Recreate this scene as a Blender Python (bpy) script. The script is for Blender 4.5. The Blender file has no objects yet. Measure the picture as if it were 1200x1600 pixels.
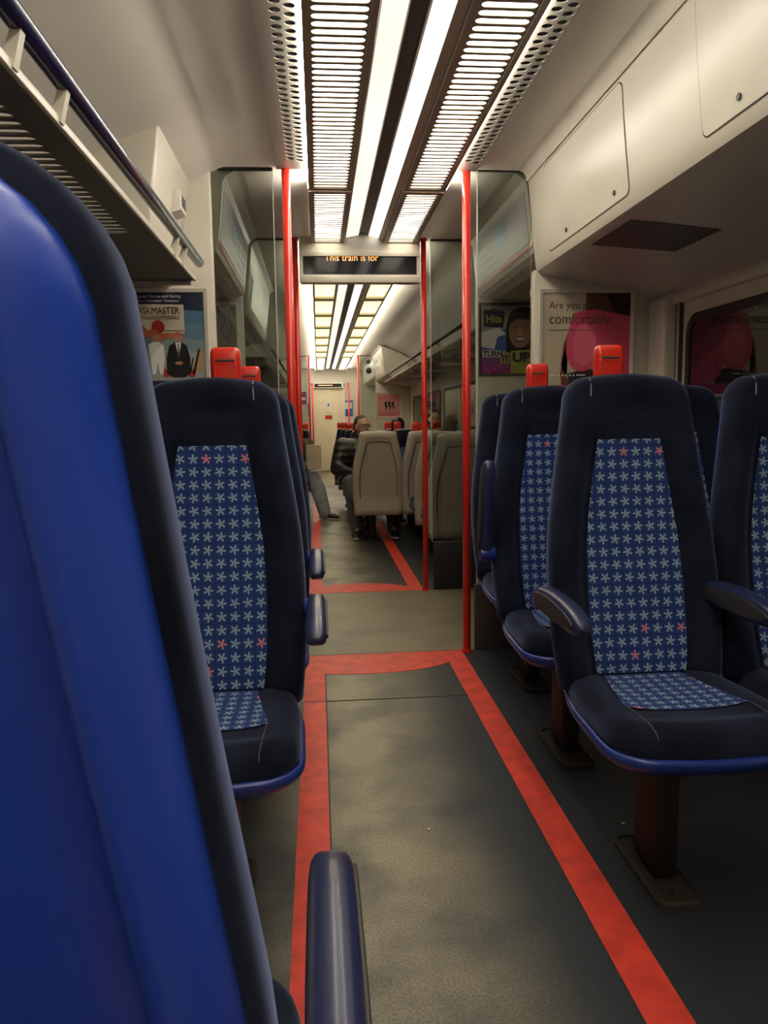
import bpy, bmesh, math, random
from mathutils import Matrix, Vector

random.seed(7)
SC = bpy.context.scene
COL = SC.collection

# ------------------------------------------------------------------ camera
CAM_H = 1.15
_right = (0.99625656, 0.0830158, 0.0)
cam_d = bpy.data.cameras.new('camera')
cam_d.sensor_fit = 'VERTICAL'
cam_d.sensor_height = 36.0
cam_d.sensor_width = 27.0
cam_d.lens = 36.0 * 1202.0 / 1600.0
cam_d.clip_start = 0.02
cam = bpy.data.objects.new('camera', cam_d)
COL.objects.link(cam)


def cam_axes(yaw, pit, rol):
    yaw, pit, rol = map(math.radians, (yaw, pit, rol))
    fwd = Vector((math.sin(yaw) * math.cos(pit), math.cos(yaw) * math.cos(pit), -math.sin(pit)))
    rt = Vector((math.cos(yaw), -math.sin(yaw), 0))
    dn = fwd.cross(rt)
    c, s = math.cos(rol), math.sin(rol)
    return c * rt + s * dn, -s * rt + c * dn, fwd


r_, d_, f_ = cam_axes(4.796, 6.825, 0.815)
cam.matrix_world = Matrix(((r_.x, -d_.x, -f_.x, 0), (r_.y, -d_.y, -f_.y, 0), (r_.z, -d_.z, -f_.z, CAM_H), (0, 0, 0, 1)))
SC.camera = cam

# ------------------------------------------------------------------ light and exposure
LAMP = 6.5           # strength of the lamp tubes behind the grilles
LENS = 2.2            # strength of the central lamp lens
ADDED_GLOW = 22.0           # strength of the glow strips added beside the lamps to light the ceiling
SC.view_settings.view_transform = 'Standard'
SC.view_settings.look = 'None'
SC.view_settings.exposure = 0.5
SC.view_settings.gamma = 1.0
SC.view_settings.use_curve_mapping = False
W = bpy.data.worlds.new('night')
SC.world = W
W.use_nodes = True
W.node_tree.nodes['Background'].inputs[0].default_value = (0.01, 0.012, 0.02, 1)
W.node_tree.nodes['Background'].inputs[1].default_value = 0.2


# ------------------------------------------------------------------ materials
def new_mat(name):
    m = bpy.data.materials.new(name)
    m.use_nodes = True
    return m, m.node_tree, m.node_tree.nodes['Principled BSDF']


def mat(name, col, rough=0.5, metal=0.0, var=0.12, scale=6.0, sheen=0.0, sheen_tint=(1, 1, 1), spec=0.5, coat=0.0, bump=0.0, bscale=60.0):
    m, nt, b = new_mat(name)
    N, L = nt.nodes, nt.links
    tc = N.new('ShaderNodeTexCoord')
    no = N.new('ShaderNodeTexNoise')
    no.inputs['Scale'].default_value = scale
    no.inputs['Detail'].default_value = 4
    L.new(tc.outputs['Object'], no.inputs['Vector'])
    rp = N.new('ShaderNodeValToRGB')
    rp.color_ramp.elements[0].position = 0.3
    rp.color_ramp.elements[1].position = 0.7
    rp.color_ramp.elements[0].color = tuple(c * (1 - var) for c in col) + (1,)
    rp.color_ramp.elements[1].color = tuple(min(1, c * (1 + var)) for c in col) + (1,)
    L.new(no.outputs['Fac'], rp.inputs['Fac'])
    L.new(rp.outputs['Color'], b.inputs['Base Color'])
    b.inputs['Roughness'].default_value = rough
    b.inputs['Metallic'].default_value = metal
    b.inputs['Specular IOR Level'].default_value = spec
    if sheen:
        b.inputs['Sheen Weight'].default_value = sheen
        b.inputs['Sheen Roughness'].default_value = 0.4
        b.inputs['Sheen Tint'].default_value = tuple(sheen_tint) + (1,)
    if coat:
        b.inputs['Coat Weight'].default_value = coat
        b.inputs['Coat Roughness'].default_value = 0.08
    if bump:
        n2 = N.new('ShaderNodeTexNoise')
        n2.inputs['Scale'].default_value = bscale
        L.new(tc.outputs['Object'], n2.inputs['Vector'])
        bp = N.new('ShaderNodeBump')
        bp.inputs['Strength'].default_value = bump
        bp.inputs['Distance'].default_value = 0.01
        L.new(n2.outputs['Fac'], bp.inputs['Height'])
        L.new(bp.outputs['Normal'], b.inputs['Normal'])
    return m


def emit_mat(name, c1, c2, strength, scale=2.0):
    m, nt, b = new_mat(name)
    N, L = nt.nodes, nt.links
    tc = N.new('ShaderNodeTexCoord')
    no = N.new('ShaderNodeTexNoise')
    no.inputs['Scale'].default_value = scale
    L.new(tc.outputs['Object'], no.inputs['Vector'])
    rp = N.new('ShaderNodeValToRGB')
    rp.color_ramp.elements[0].position = 0.35
    rp.color_ramp.elements[1].position = 0.65
    rp.color_ramp.elements[0].color = tuple(c1) + (1,)
    rp.color_ramp.elements[1].color = tuple(c2) + (1,)
    L.new(no.outputs['Fac'], rp.inputs['Fac'])
    b.inputs['Base Color'].default_value = (0.8, 0.8, 0.8, 1)
    L.new(rp.outputs['Color'], b.inputs['Emission Color'])
    b.inputs['Emission Strength'].default_value = strength
    return m


def glass_mat(name, tint, refl=1.0):
    m, nt, b = new_mat(name)
    N, L = nt.nodes, nt.links
    N.remove(b)
    tr = N.new('ShaderNodeBsdfTransparent')
    tr.inputs['Color'].default_value = tuple(tint) + (1,)
    gl = N.new('ShaderNodeBsdfGlossy')
    gl.inputs['Roughness'].default_value = 0.02
    gl.inputs['Color'].default_value = (refl, refl, refl, 1)
    fr = N.new('ShaderNodeFresnel')
    fr.inputs['IOR'].default_value = 1.5
    mx = N.new('ShaderNodeMixShader')
    L.new(fr.outputs['Fac'], mx.inputs['Fac'])
    L.new(tr.outputs['BSDF'], mx.inputs[1])
    L.new(gl.outputs['BSDF'], mx.inputs[2])
    L.new(mx.outputs['Shader'], N['Material Output'].inputs['Surface'])
    return m


def floor_mat(name, dark, worn, lo, hi, cx=0.3, half=0.36):
    m, nt, b = new_mat(name)
    N, L = nt.nodes, nt.links
    tc = N.new('ShaderNodeTexCoord')

    def noise(s, d=4):
        n = N.new('ShaderNodeTexNoise')
        n.inputs['Scale'].default_value = s
        n.inputs['Detail'].default_value = d
        L.new(tc.outputs['Object'], n.inputs['Vector'])
        return n
    big, fine = noise(3.0, 6), noise(160.0, 2)
    sx = N.new('ShaderNodeSeparateXYZ')
    L.new(tc.outputs['Object'], sx.inputs[0])

    def mth(op, a, bb=None, clamp=False):
        n = N.new('ShaderNodeMath')
        n.operation = op
        n.use_clamp = clamp
        for i, v in enumerate((a, bb)):
            if v is None:
                continue
            if isinstance(v, (int, float)):
                n.inputs[i].default_value = v
            else:
                L.new(v, n.inputs[i])
        return n.outputs[0]
    dist = mth('ABSOLUTE', mth('SUBTRACT', sx.outputs['X'], cx))
    path = mth('SUBTRACT', 1.0, mth('DIVIDE', dist, half), True)      # worn by feet along the aisle
    wear = mth('MULTIPLY', path, 1.25)
    mr = N.new('ShaderNodeMapRange')
    mr.inputs['From Min'].default_value = lo
    mr.inputs['From Max'].default_value = hi
    L.new(big.outputs['Fac'], mr.inputs['Value'])
    fac = mth('MULTIPLY', wear, mr.outputs['Result'], True)
    mix = N.new('ShaderNodeMix')
    mix.data_type = 'RGBA'
    mix.inputs['A'].default_value = tuple(dark) + (1,)
    mix.inputs['B'].default_value = tuple(worn) + (1,)
    L.new(fac, mix.inputs['Factor'])
    rp = N.new('ShaderNodeValToRGB')
    rp.color_ramp.elements[0].position = 0.35
    rp.color_ramp.elements[1].position = 0.75
    rp.color_ramp.elements[0].color = (0.75, 0.75, 0.75, 1)
    rp.color_ramp.elements[1].color = (1.5, 1.5, 1.5, 1)
    L.new(fine.outputs['Fac'], rp.inputs['Fac'])
    mu = N.new('ShaderNodeMix')
    mu.data_type = 'RGBA'
    mu.blend_type = 'MULTIPLY'
    mu.inputs['Factor'].default_value = 1.0
    L.new(mix.outputs['Result'], mu.inputs['A'])
    L.new(rp.outputs['Color'], mu.inputs['B'])
    L.new(mu.outputs['Result'], b.inputs['Base Color'])
    b.inputs['Roughness'].default_value = 0.42
    bp = N.new('ShaderNodeBump')
    bp.inputs['Strength'].default_value = 0.15
    bp.inputs['Distance'].default_value = 0.002
    L.new(fine.outputs['Fac'], bp.inputs['Height'])
    L.new(bp.outputs['Normal'], b.inputs['Normal'])
    return m


def star_mat(name, pitch=0.0345):
    """blue moquette with rows of small pale five-armed stars, a few of them pink"""
    m, nt, b = new_mat(name)
    N, L = nt.nodes, nt.links

    def mth(op, *a, clamp=False):
        n = N.new('ShaderNodeMath')
        n.operation = op
        n.use_clamp = clamp
        for i, v in enumerate(a):
            if isinstance(v, (int, float)):
                n.inputs[i].default_value = v
            else:
                L.new(v, n.inputs[i])
        return n.outputs[0]
    uv = N.new('ShaderNodeUVMap')
    s = N.new('ShaderNodeSeparateXYZ')
    L.new(uv.outputs[0], s.inputs[0])
    u, v = mth('DIVIDE', s.outputs[0], pitch), mth('DIVIDE', s.outputs[1], pitch)
    iu, iv = mth('FLOOR', u), mth('FLOOR', v)
    fu, fv = mth('SUBTRACT', mth('SUBTRACT', u, iu), 0.5), mth('SUBTRACT', mth('SUBTRACT', v, iv), 0.5)
    cell = N.new('ShaderNodeCombineXYZ')
    L.new(iu, cell.inputs[0])
    L.new(iv, cell.inputs[1])
    wn = N.new('ShaderNodeTexWhiteNoise')
    wn.noise_dimensions = '2D'
    L.new(cell.outputs[0], wn.inputs['Vector'])
    rot = mth('MULTIPLY', wn.outputs['Value'], 6.283)
    th = mth('ADD', mth('ARCTAN2', fv, fu), rot)
    r = mth('SQRT', mth('ADD', mth('MULTIPLY', fu, fu), mth('MULTIPLY', fv, fv)))
    arm = mth('POWER', mth('ADD', mth('MULTIPLY', mth('COSINE', mth('MULTIPLY', th, 5.0)), 0.5), 0.5), 0.9)
    lim = mth('ADD', mth('MULTIPLY', arm, 0.33), 0.10)
    star = mth('MULTIPLY', mth('SUBTRACT', lim, r), 14.0, clamp=True)
    wn2 = N.new('ShaderNodeTexWhiteNoise')
    wn2.noise_dimensions = '3D'
    c2 = N.new('ShaderNodeCombineXYZ')
    L.new(iu, c2.inputs[0])
    L.new(iv, c2.inputs[1])
    c2.inputs[2].default_value = 5.3
    L.new(c2.outputs[0], wn2.inputs['Vector'])
    pink = mth('LESS_THAN', wn2.outputs['Value'], 0.06)
    sc = N.new('ShaderNodeMix')
    sc.data_type = 'RGBA'
    sc.inputs['A'].default_value = (0.29, 0.39, 0.48, 1)
    sc.inputs['B'].default_value = (0.62, 0.22, 0.24, 1)
    L.new(pink, sc.inputs['Factor'])
    # weave lines between the cells
    ln = mth('MAXIMUM', mth('GREATER_THAN', mth('ABSOLUTE', fu), 0.47), mth('GREATER_THAN', mth('ABSOLUTE', fv), 0.47))
    bg = N.new('ShaderNodeMix')
    bg.data_type = 'RGBA'
    bg.inputs['A'].default_value = (0.022, 0.05, 0.19, 1)
    bg.inputs['B'].default_value = (0.014, 0.03, 0.12, 1)
    L.new(ln, bg.inputs['Factor'])
    mx = N.new('ShaderNodeMix')
    mx.data_type = 'RGBA'
    L.new(star, mx.inputs['Factor'])
    L.new(bg.outputs['Result'], mx.inputs['A'])
    L.new(sc.outputs['Result'], mx.inputs['B'])
    L.new(mx.outputs['Result'], b.inputs['Base Color'])
    b.inputs['Roughness'].default_value = 0.9
    b.inputs['Specular IOR Level'].default_value = 0.15
    b.inputs['Sheen Weight'].default_value = 0.15
    b.inputs['Sheen Tint'].default_value = (0.5, 0.6, 1, 1)
    return m


M = dict(
    cream=mat('cream_panel', (0.64, 0.59, 0.49), 0.32, var=0.05, scale=3),
    bulk=mat('bulkhead_gloss', (0.62, 0.575, 0.48), 0.30, var=0.03, scale=3),
    vent=mat('vent_paint', (0.24, 0.215, 0.18), 0.45, var=0.05),
    ceil=mat('ceiling_panel', (0.66, 0.61, 0.53), 0.38, var=0.05, scale=2),
    white=mat('white_strip', (0.78, 0.75, 0.68), 0.25, var=0.06, scale=5),
    grille=mat('grille_paint', (0.33, 0.28, 0.23), 0.45, var=0.08),
    darkstrip=mat('brown_strip', (0.075, 0.062, 0.055), 0.5, var=0.1),
    black=mat('black_rubber', (0.012, 0.012, 0.013), 0.45, var=0.2),
    hole=mat('vent_dark', (0.01, 0.009, 0.008), 0.9),
    shelf=mat('shelf_grey', (0.075, 0.066, 0.058), 0.45, var=0.08),
    velour=mat('navy_velour', (0.011, 0.014, 0.028), 0.95, var=0.5, scale=7, sheen=0.42, sheen_tint=(0.38, 0.47, 0.85), spec=0.1, bump=0.06, bscale=700),
    head=mat('headrest_leather', (0.011, 0.011, 0.016), 0.75, var=0.2, scale=7, spec=0.2, sheen=0.08, bump=0.1, bscale=200),
    star=star_mat('star_moquette'),
    blue=mat('blue_plastic', (0.012, 0.035, 0.24), 0.3, var=0.08, scale=4, coat=0.15),
    blueshell=mat('blue_shell_plastic', (0.017, 0.064, 0.50), 0.33, var=0.07, scale=3),
    creamshell=mat('cream_shell', (0.46, 0.42, 0.36), 0.4, var=0.05),
    groove=mat('groove_shadow_gap', (0.05, 0.045, 0.04), 0.7),
    red=mat('red_enamel', (0.74, 0.028, 0.015), 0.28, var=0.06, coat=0.4),
    redtape=mat('red_floor_vinyl', (0.72, 0.055, 0.035), 0.45, var=0.22, scale=14),
    armgrey=mat('arm_plastic', (0.018, 0.024, 0.085), 0.33, var=0.12, coat=0.25),
    armplate=mat('arm_side_plate', (0.035, 0.03, 0.03), 0.5),
    seam=mat('worn_seam', (0.10, 0.10, 0.12), 0.9, var=0.4, scale=40),
    seamlight=mat('pale_seam', (0.28, 0.28, 0.30), 0.9),
    legred=mat('leg_maroon', (0.009, 0.003, 0.003), 0.55, var=0.2),
    dirt=mat('rusty_plate', (0.03, 0.023, 0.015), 0.75, var=0.3, scale=30),
    lens=emit_mat('lamp_lens', (1.0, 0.95, 0.84), (1.0, 0.98, 0.9), LENS),
    stripglow=emit_mat('ceiling_strip_glow', (0.95, 0.86, 0.70), (1.0, 0.94, 0.82), LENS * 0.36, 1.5),  # weak emission that brightens the pale ceiling strip
    side=emit_mat('added_side_glow', (1.0, 0.93, 0.80), (1.0, 0.95, 0.84), ADDED_GLOW),
    sidel=emit_mat('added_side_glow_bright', (1.0, 0.93, 0.80), (1.0, 0.95, 0.84), ADDED_GLOW * 1.8),
    sidefar=emit_mat('added_side_glow_far', (1.0, 0.93, 0.76), (1.0, 0.95, 0.82), ADDED_GLOW * 1.0),
    tube=emit_mat('lamp_diffuser', (1.0, 0.90, 0.66), (1.0, 0.96, 0.86), LAMP),
    tubey=emit_mat('lamp_diffuser_yellow', (1.0, 0.78, 0.28), (1.0, 0.92, 0.52), 1.45, 1.2),
    glass=glass_mat('screen_glass', (0.74, 0.77, 0.75)),
    glassedge=mat('glass_edge', (0.55, 0.6, 0.56), 0.2),
    night=mat('night_window_glass', (0.006, 0.006, 0.007), 0.03, var=0.05, spec=1.0),
    led=emit_mat('led_orange', (1.0, 0.27, 0.02), (1.0, 0.36, 0.04), 1.3),
    display=mat('display_glass', (0.010, 0.010, 0.012), 0.12, spec=0.4),
    skin=mat('skin', (0.55, 0.32, 0.23), 0.5, var=0.08),
    lino=None,
)
M['lino'] = floor_mat('floor_lino', (0.026, 0.031, 0.040), (0.28, 0.245, 0.16), 0.30, 0.62, cx=0.13, half=0.38)
M['lino2'] = floor_mat('floor_lino_vestibule', (0.085, 0.08, 0.06), (0.21, 0.18, 0.115), 0.2, 0.6, half=1.2)


# ------------------------------------------------------------------ mesh helpers
def link(name, bm, m, parent=None, smooth=False, bevel=0.0, solid=0.0, angle=0.6, crease=0.0):
    bmesh.ops.recalc_face_normals(bm, faces=bm.faces)
    me = bpy.data.meshes.new(name)
    bm.to_mesh(me)
    bm.free()
    if m:
        me.materials.append(m)
    for p in me.polygons:
        p.use_smooth = smooth
    if crease:
        for p in me.polygons:
            p.use_smooth = True
        me.set_sharp_from_angle(angle=crease)
    o = bpy.data.objects.new(name, me)
    COL.objects.link(o)
    if parent is not None:
        o.parent = parent
    if solid:
        md = o.modifiers.new('s', 'SOLIDIFY')
        md.thickness = solid
        md.offset = 0
    if bevel:
        md = o.modifiers.new('b', 'BEVEL')
        md.width = bevel
        md.segments = 3
        md.limit_method = 'ANGLE'
        md.angle_limit = angle
        for p in me.polygons:
            p.use_smooth = True
        md.harden_normals = False
    return o


def tag(o, label=None, cat=None, group=None, kind=None):
    for k, v in (('label', label), ('category', cat), ('group', group), ('kind', kind)):
        if v:
            o[k] = v
    return o


def struct(o, label=None):
    o['kind'] = 'structure'
    if label:
        o['label'] = label
    return o


def empty(name, label, cat, loc=(0, 0, 0), rz=0.0, group=None):
    o = bpy.data.objects.new(name, None)
    o.empty_display_size = 0.05
    COL.objects.link(o)
    o.location = loc
    o.rotation_euler = (0, 0, rz)
    return tag(o, label, cat, group)


def dup(o, parent=None):
    c = o.copy()
    COL.objects.link(c)
    if parent is not None:
        c.parent = parent
    for ch in list(o.children):
        dup(ch, c)
    return c


def box(bm, x0, x1, y0, y1, z0, z1):
    vs = [bm.verts.new((x, y, z)) for x in (x0, x1) for y in (y0, y1) for z in (z0, z1)]
    for f in ((0, 1, 3, 2), (4, 6, 7, 5), (0, 4, 5, 1), (2, 3, 7, 6), (0, 2, 6, 4), (1, 5, 7, 3)):
        bm.faces.new([vs[i] for i in f])
    return vs


def mkbox(*a):
    bm = bmesh.new()
    box(bm, *a)
    return bm


def tube(bm, pts, r, n=16, cap=True):
    pts = [Vector(p) for p in pts]
    rs = r if isinstance(r, (list, tuple)) else [r] * len(pts)
    rings = []
    up = None
    for i, p in enumerate(pts):
        t = (pts[min(i + 1, len(pts) - 1)] - pts[max(i - 1, 0)]).normalized()
        a = t.orthogonal().normalized() if up is None else (up - t * up.dot(t)).normalized()
        up = a
        b = t.cross(a)
        rings.append([bm.verts.new(p + rs[i] * (math.cos(2 * math.pi * k / n) * a + math.sin(2 * math.pi * k / n) * b)) for k in range(n)])
    for A, B in zip(rings, rings[1:]):
        for k in range(n):
            bm.faces.new((A[k], A[(k + 1) % n], B[(k + 1) % n], B[k]))
    if cap:
        bm.faces.new(rings[0][::-1])
        bm.faces.new(rings[-1])


def loft(bm, rings, closed=True, cap=True):
    R = [[bm.verts.new(p) for p in r] for r in rings]
    n = len(R[0])
    for A, B in zip(R, R[1:]):
        for k in range(n if closed else n - 1):
            bm.faces.new((A[k], A[(k + 1) % n], B[(k + 1) % n], B[k]))
    if cap:
        bm.faces.new(R[0][::-1])
        bm.faces.new(R[-1])
    return R


def prism_y(bm, prof, y0, y1, closed=True):
    """profile of (x,z) points run along the train"""
    return loft(bm, [[(x, y, z) for x, z in prof] for y in (y0, y1)], closed, cap=closed)


def poly(bm, pts):
    bm.faces.new([bm.verts.new(p) for p in pts])


def rrect(x0, x1, z0, z1, r, n=6):
    out = []
    for cx, cz, a0 in ((x1 - r, z1 - r, 0), (x0 + r, z1 - r, 90), (x0 + r, z0 + r, 180), (x1 - r, z0 + r, 270)):
        for k in range(n + 1):
            a = math.radians(a0 + 90 * k / n)
            out.append((cx + r * math.cos(a), cz + r * math.sin(a)))
    return out


def ellipse(cx, cz, rx, rz, n=28, rot=0.0):
    c, s = math.cos(rot), math.sin(rot)
    return [(cx + rx * math.cos(a) * c - rz * math.sin(a) * s, cz + rx * math.cos(a) * s + rz * math.sin(a) * c) for a in (2 * math.pi * k / n for k in range(n))]


def slot_cells(bm, x0, x1, y0, n, pitch, z, hh, margin, seg=5):
    """a flat plate of n cells along y, each pierced by one stadium slot that runs across"""
    for i in range(n):
        yc = y0 + (i + 0.5) * pitch
        inner, outer = [], []
        for side in (1, -1):
            ex = (x1 - margin - hh) if side > 0 else (x0 + margin + hh)
            for k in range(seg + 1):
                a = math.radians(-90 + 180 * k / seg) * side
                dx, dy = hh * math.cos(a) * side, hh * math.sin(a)
                if side < 0:
                    dy = hh * math.sin(math.radians(90 - 180 * k / seg))
                    dx = -hh * math.cos(math.radians(90 - 180 * k / seg))
                inner.append((ex + dx, yc + dy, z))
                outer.append(((x1 if side > 0 else x0), yc + dy / hh * pitch / 2, z))
        I = [bm.verts.new(p) for p in inner]
        O = [bm.verts.new(p) for p in outer]
        m = len(I)
        for k in range(m):
            bm.faces.new((I[k], I[(k + 1) % m], O[(k + 1) % m], O[k]))


def text(name, body, size, loc, m, parent=None, align='LEFT', xs=1.0, rot=(math.pi / 2, 0, 0), bold=0.0):
    cu = bpy.data.curves.new(name, 'FONT')
    cu.body = body
    cu.size = size
    cu.align_x = align
    cu.extrude = 0.0004
    cu.offset = bold
    cu.materials.append(m)
    o = bpy.data.objects.new(name, cu)
    COL.objects.link(o)
    o.location = loc
    dg = bpy.context.evaluated_depsgraph_get()
    dg.update()
    me = bpy.data.meshes.new_from_object(o.evaluated_get(dg))
    bpy.data.objects.remove(o)
    o = bpy.data.objects.new(name, me)
    COL.objects.link(o)
    o.location = loc
    o.rotation_euler = rot
    o.scale = (xs, 1, 1)
    if parent is not None:
        o.parent = parent
    return o


def interp(tab, x):
    if x <= tab[0][0]:
        return tab[0][1]
    for (a, va), (b, vb) in zip(tab, tab[1:]):
        if x <= b:
            t = (x - a) / (b - a)
            return va + (vb - va) * t
    return tab[-1][1]


def smooth_tab(tab, x):
    return (interp(tab, x - 0.03) + 2 * interp(tab, x) + interp(tab, x + 0.03)) / 4


# ================================================================== STRUCTURE
XL, XR = -1.07, 1.68
YA, YB, YC, YD = 3.70, 5.08, 14.0, 17.55
Y0 = -1.6

o = struct(link('floor', mkbox(XL - .1, XR + .1, Y0, YA, -.05, 0), M['lino']), 'dark speckled train floor worn pale along the aisle')
o = struct(link('floor_vestibule', mkbox(XL - .1, XR + .1, YA, YB, -.05, 0), M['lino2']), 'worn olive floor between the two glass screens')
o = struct(link('floor_far', mkbox(XL - .1, XR + .1, YB, YC, -.05, 0), M['lino']), 'dark floor of the far saloon')
o = struct(link('floor_end', mkbox(XL - .1, XR + .1, YC, YD + .3, -.05, 0), M['lino2']), 'pale floor at the far end of the carriage')

# ceiling: one long section with troughs for the lamps
cl = [(-1.07, 1.86), (-.98, 1.99), (-.86, 2.10), (-.72, 2.18), (-.60, 2.225), (-.52, 2.255), (-.46, 2.29), (-.40, 2.308), (-.30, 2.31),
      (-.02, 2.31), (-.02, 2.36), (.19, 2.36), (.19, 2.305), (.20, 2.30), (.284, 2.315), (.286, 2.345), (.346, 2.345), (.348, 2.315), (.43, 2.30), (.45, 2.305),
      (.45, 2.36), (.65, 2.36), (.65, 2.31), (.93, 2.31)]
cr = [(1.03, 2.308), (1.09, 2.29), (1.15, 2.255), (1.23, 2.225), (1.35, 2.18), (1.47, 2.10), (1.59, 1.99), (1.68, 1.86)]
bm = bmesh.new()
prism_y(bm, cl + cr, Y0, YD + .3, closed=False)
struct(link('ceiling', bm, M['ceil'], solid=.012, crease=.5), 'beige ceiling with coved edges')
for nm, y0, y1 in (('trim_1', Y0, YB), ('trim_2', YB + .06, YD)):
    struct(link(nm, mkbox(.284, .348, y0, y1, 2.316, 2.332), M['darkstrip']), 'dark strip along the middle of the ceiling')
# fine seams in the ceiling panels
for k, x in enumerate((-.155, .755)):
    struct(link('trim_%d' % (5 + k), mkbox(x - .003, x + .003, Y0, YA, 2.3005, 2.304), M['groove']))

struct(link('wall_left', mkbox(XL - .06, XL, Y0, YD, 0, 2.05), M['cream']))
struct(link('wall_right', mkbox(XR, XR + .06, Y0, YD, 0, 2.05), M['cream']))
struct(link('wall_back', mkbox(XL - .1, XR + .1, Y0 - .06, Y0, 0, 2.4), M['cream']))
struct(link('wall_end', mkbox(XL - .1, XR + .1, YD, YD + .06, 0, 2.4), M['cream']))

# right-hand equipment bulkhead of the near saloon
bm = bmesh.new()
prism_y(bm, [(.93, 2.306), (.965, 2.303), (.99, 2.29), (1.003, 2.268), (1.012, 2.262), (1.018, 2.20), (1.024, 2.12), (1.034, 2.02), (1.046, 1.92), (1.052, 1.862), (1.060, 1.842), (1.078, 1.833),
             (1.20, 1.812), (1.45, 1.765), (1.58, 1.73), (1.62, 1.715), (1.68, 1.715), (1.68, 2.2), (1.5, 2.3)], Y0, YA)
struct(link('wall_right_bulkhead', bm, M['bulk'], crease=.7), 'cream equipment bulkhead along the right ceiling edge')
bm = bmesh.new()
prism_y(bm, [(.998, 2.262), (1.010, 2.268), (1.018, 2.258), (1.006, 2.252)], Y0, YA)
struct(link('trim_7', bm, M['cream']))
# rail along the top of the right windows
bm = bmesh.new()
prism_y(bm, [(1.655, 1.665), (1.648, 1.69), (1.655, 1.72), (1.68, 1.725), (1.68, 1.66)], Y0, YA)
struct(link('trim_8', bm, M['cream'], smooth=False))

# door headers in both vestibules, both sides
def header(nm, sgn, y0, y1):
    cx = .305
    pr = [(.60, 2.306), (.655, 2.30), (.70, 2.275), (.715, 2.25), (.735, 2.06), (.747, 1.965), (.76, 1.945), (.80, 1.93), (1.2, 1.90), (1.37, 1.90), (1.37, 2.31)]
    bm = bmesh.new()
    prism_y(bm, [(cx + sgn * h, z) for h, z in pr], y0, y1)
    return struct(link(nm, bm, M['cream']))


header('wall_left_header', -1, YA + .04, YB - .02)
header('wall_right_header', 1, YA + .04, YB - .02)
header('wall_left_end_header', -1, YC + .04, YD)
header('wall_right_end_header', 1, YC + .04, YD)

# partitions: outer wall panel with a rounded edge
def partition(nm, sgn, y, ztop, edge, thick=.04):
    cx = .305
    x0, x1 = cx + sgn * edge, (XL if sgn < 0 else XR)
    bm = mkbox(min(x0, x1), max(x0, x1), y, y + thick, 0, ztop)
    return struct(link(nm, bm, M['cream'], bevel=.012))


partition('wall_screen_left', -1, YA, 2.29, .765)
partition('wall_screen_right', 1, YA, 1.85, .735)
partition('wall_screen_left_second', -1, YB, 2.29, .76)
partition('wall_screen_right_second', 1, YB, 2.29, .745)
partition('wall_screen_left_third', -1, YC, 2.29, .75)
partition('wall_screen_right_third', 1, YC, 2.29, .75)

# pillar beside the right window of the near saloon
bm = bmesh.new()
prism_y(bm, [(1.61, 1.70), (1.61, 0.0), (1.68, 0), (1.68, 1.70)], 3.53, 3.70)
struct(link('wall_right_pillar', bm, M['cream'], bevel=.02))
struct(link('trim_9', mkbox(1.662, 1.68, 3.47, 3.478, .5, 1.70), M['groove']))

# ------------------------------------------------------------------ windows
def window(n, x, sgn, y0, y1, z0=1.02, z1=1.60):
    fr = bmesh.new()
    th = .012
    A, B = rrect(y0, y1, z0, z1, .09), rrect(y0 + .035, y1 - .035, z0 + .035, z1 - .035, .06)
    R = []
    for prof, dx in ((A, 0), (A, th), (B, th), (B, 0)):
        R.append([fr.verts.new((x - sgn * dx, a, b)) for a, b in prof])
    m = len(A)
    for P, Q in zip(R, R[1:]):
        for k in range(m):
            fr.faces.new((P[k], P[(k + 1) % m], Q[(k + 1) % m], Q[k]))
    w = struct(link('window_%d' % n, fr, M['black']), 'black rubber window frame')
    bm = bmesh.new()
    pts = rrect(y0 + .02, y1 - .02, z0 + .02, z1 - .02, .07)
    loft(bm, [[(x - sgn * d, a, b) for a, b in pts] for d in (.001, .006)])
    link('window_glass', bm, M['night'], w)
    return w


k = 1
for y0, y1 in ((1.75, 3.42), (.0, 1.6)):
    window(k, XR, 1, y0, y1); k += 1
    window(k, XL, -1, y0, y1); k += 1
for y0, y1 in ((5.45, 6.85), (7.1, 8.5), (8.8, 10.2), (10.5, 11.9), (12.1, 13.5)):
    window(k, XR, 1, y0, y1, .95, 1.55); k += 1
    window(k, XL, -1, y0, y1, .95, 1.55); k += 1

# sliding doors in the vestibules (behind the partitions)
def side_door(n, x, sgn, y0, y1):
    d = struct(link('door_%d' % n, mkbox(min(x, x - sgn * .03), max(x, x - sgn * .03), y0, y1, .02, 1.9), M['cream'], bevel=.008), 'cream sliding carriage door')
    link('door_window', mkbox(x - sgn * .036 - .004, x - sgn * .036 + .004, y0 + .12, y1 - .12, .95, 1.7), M['night'], d)
    link('door_split', mkbox(x - sgn * .034 - .003, x - sgn * .034 + .003, (y0 + y1) / 2 - .006, (y0 + y1) / 2 + .006, .02, 1.9), M['black'], d)


side_door(2, XL, -1, YA + .15, YB - .1)
side_door(3, XR, 1, YA + .15, YB - .1)

# ------------------------------------------------------------------ red floor markings and lino seams
def strip(nm, pts, label, m='redtape', z=.0016):
    bm = bmesh.new()
    loft(bm, [[(x, y, 0.0002) for x, y in pts], [(x, y, z) for x, y in pts]])
    return struct(link(nm, bm, M[m]), label)


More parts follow.
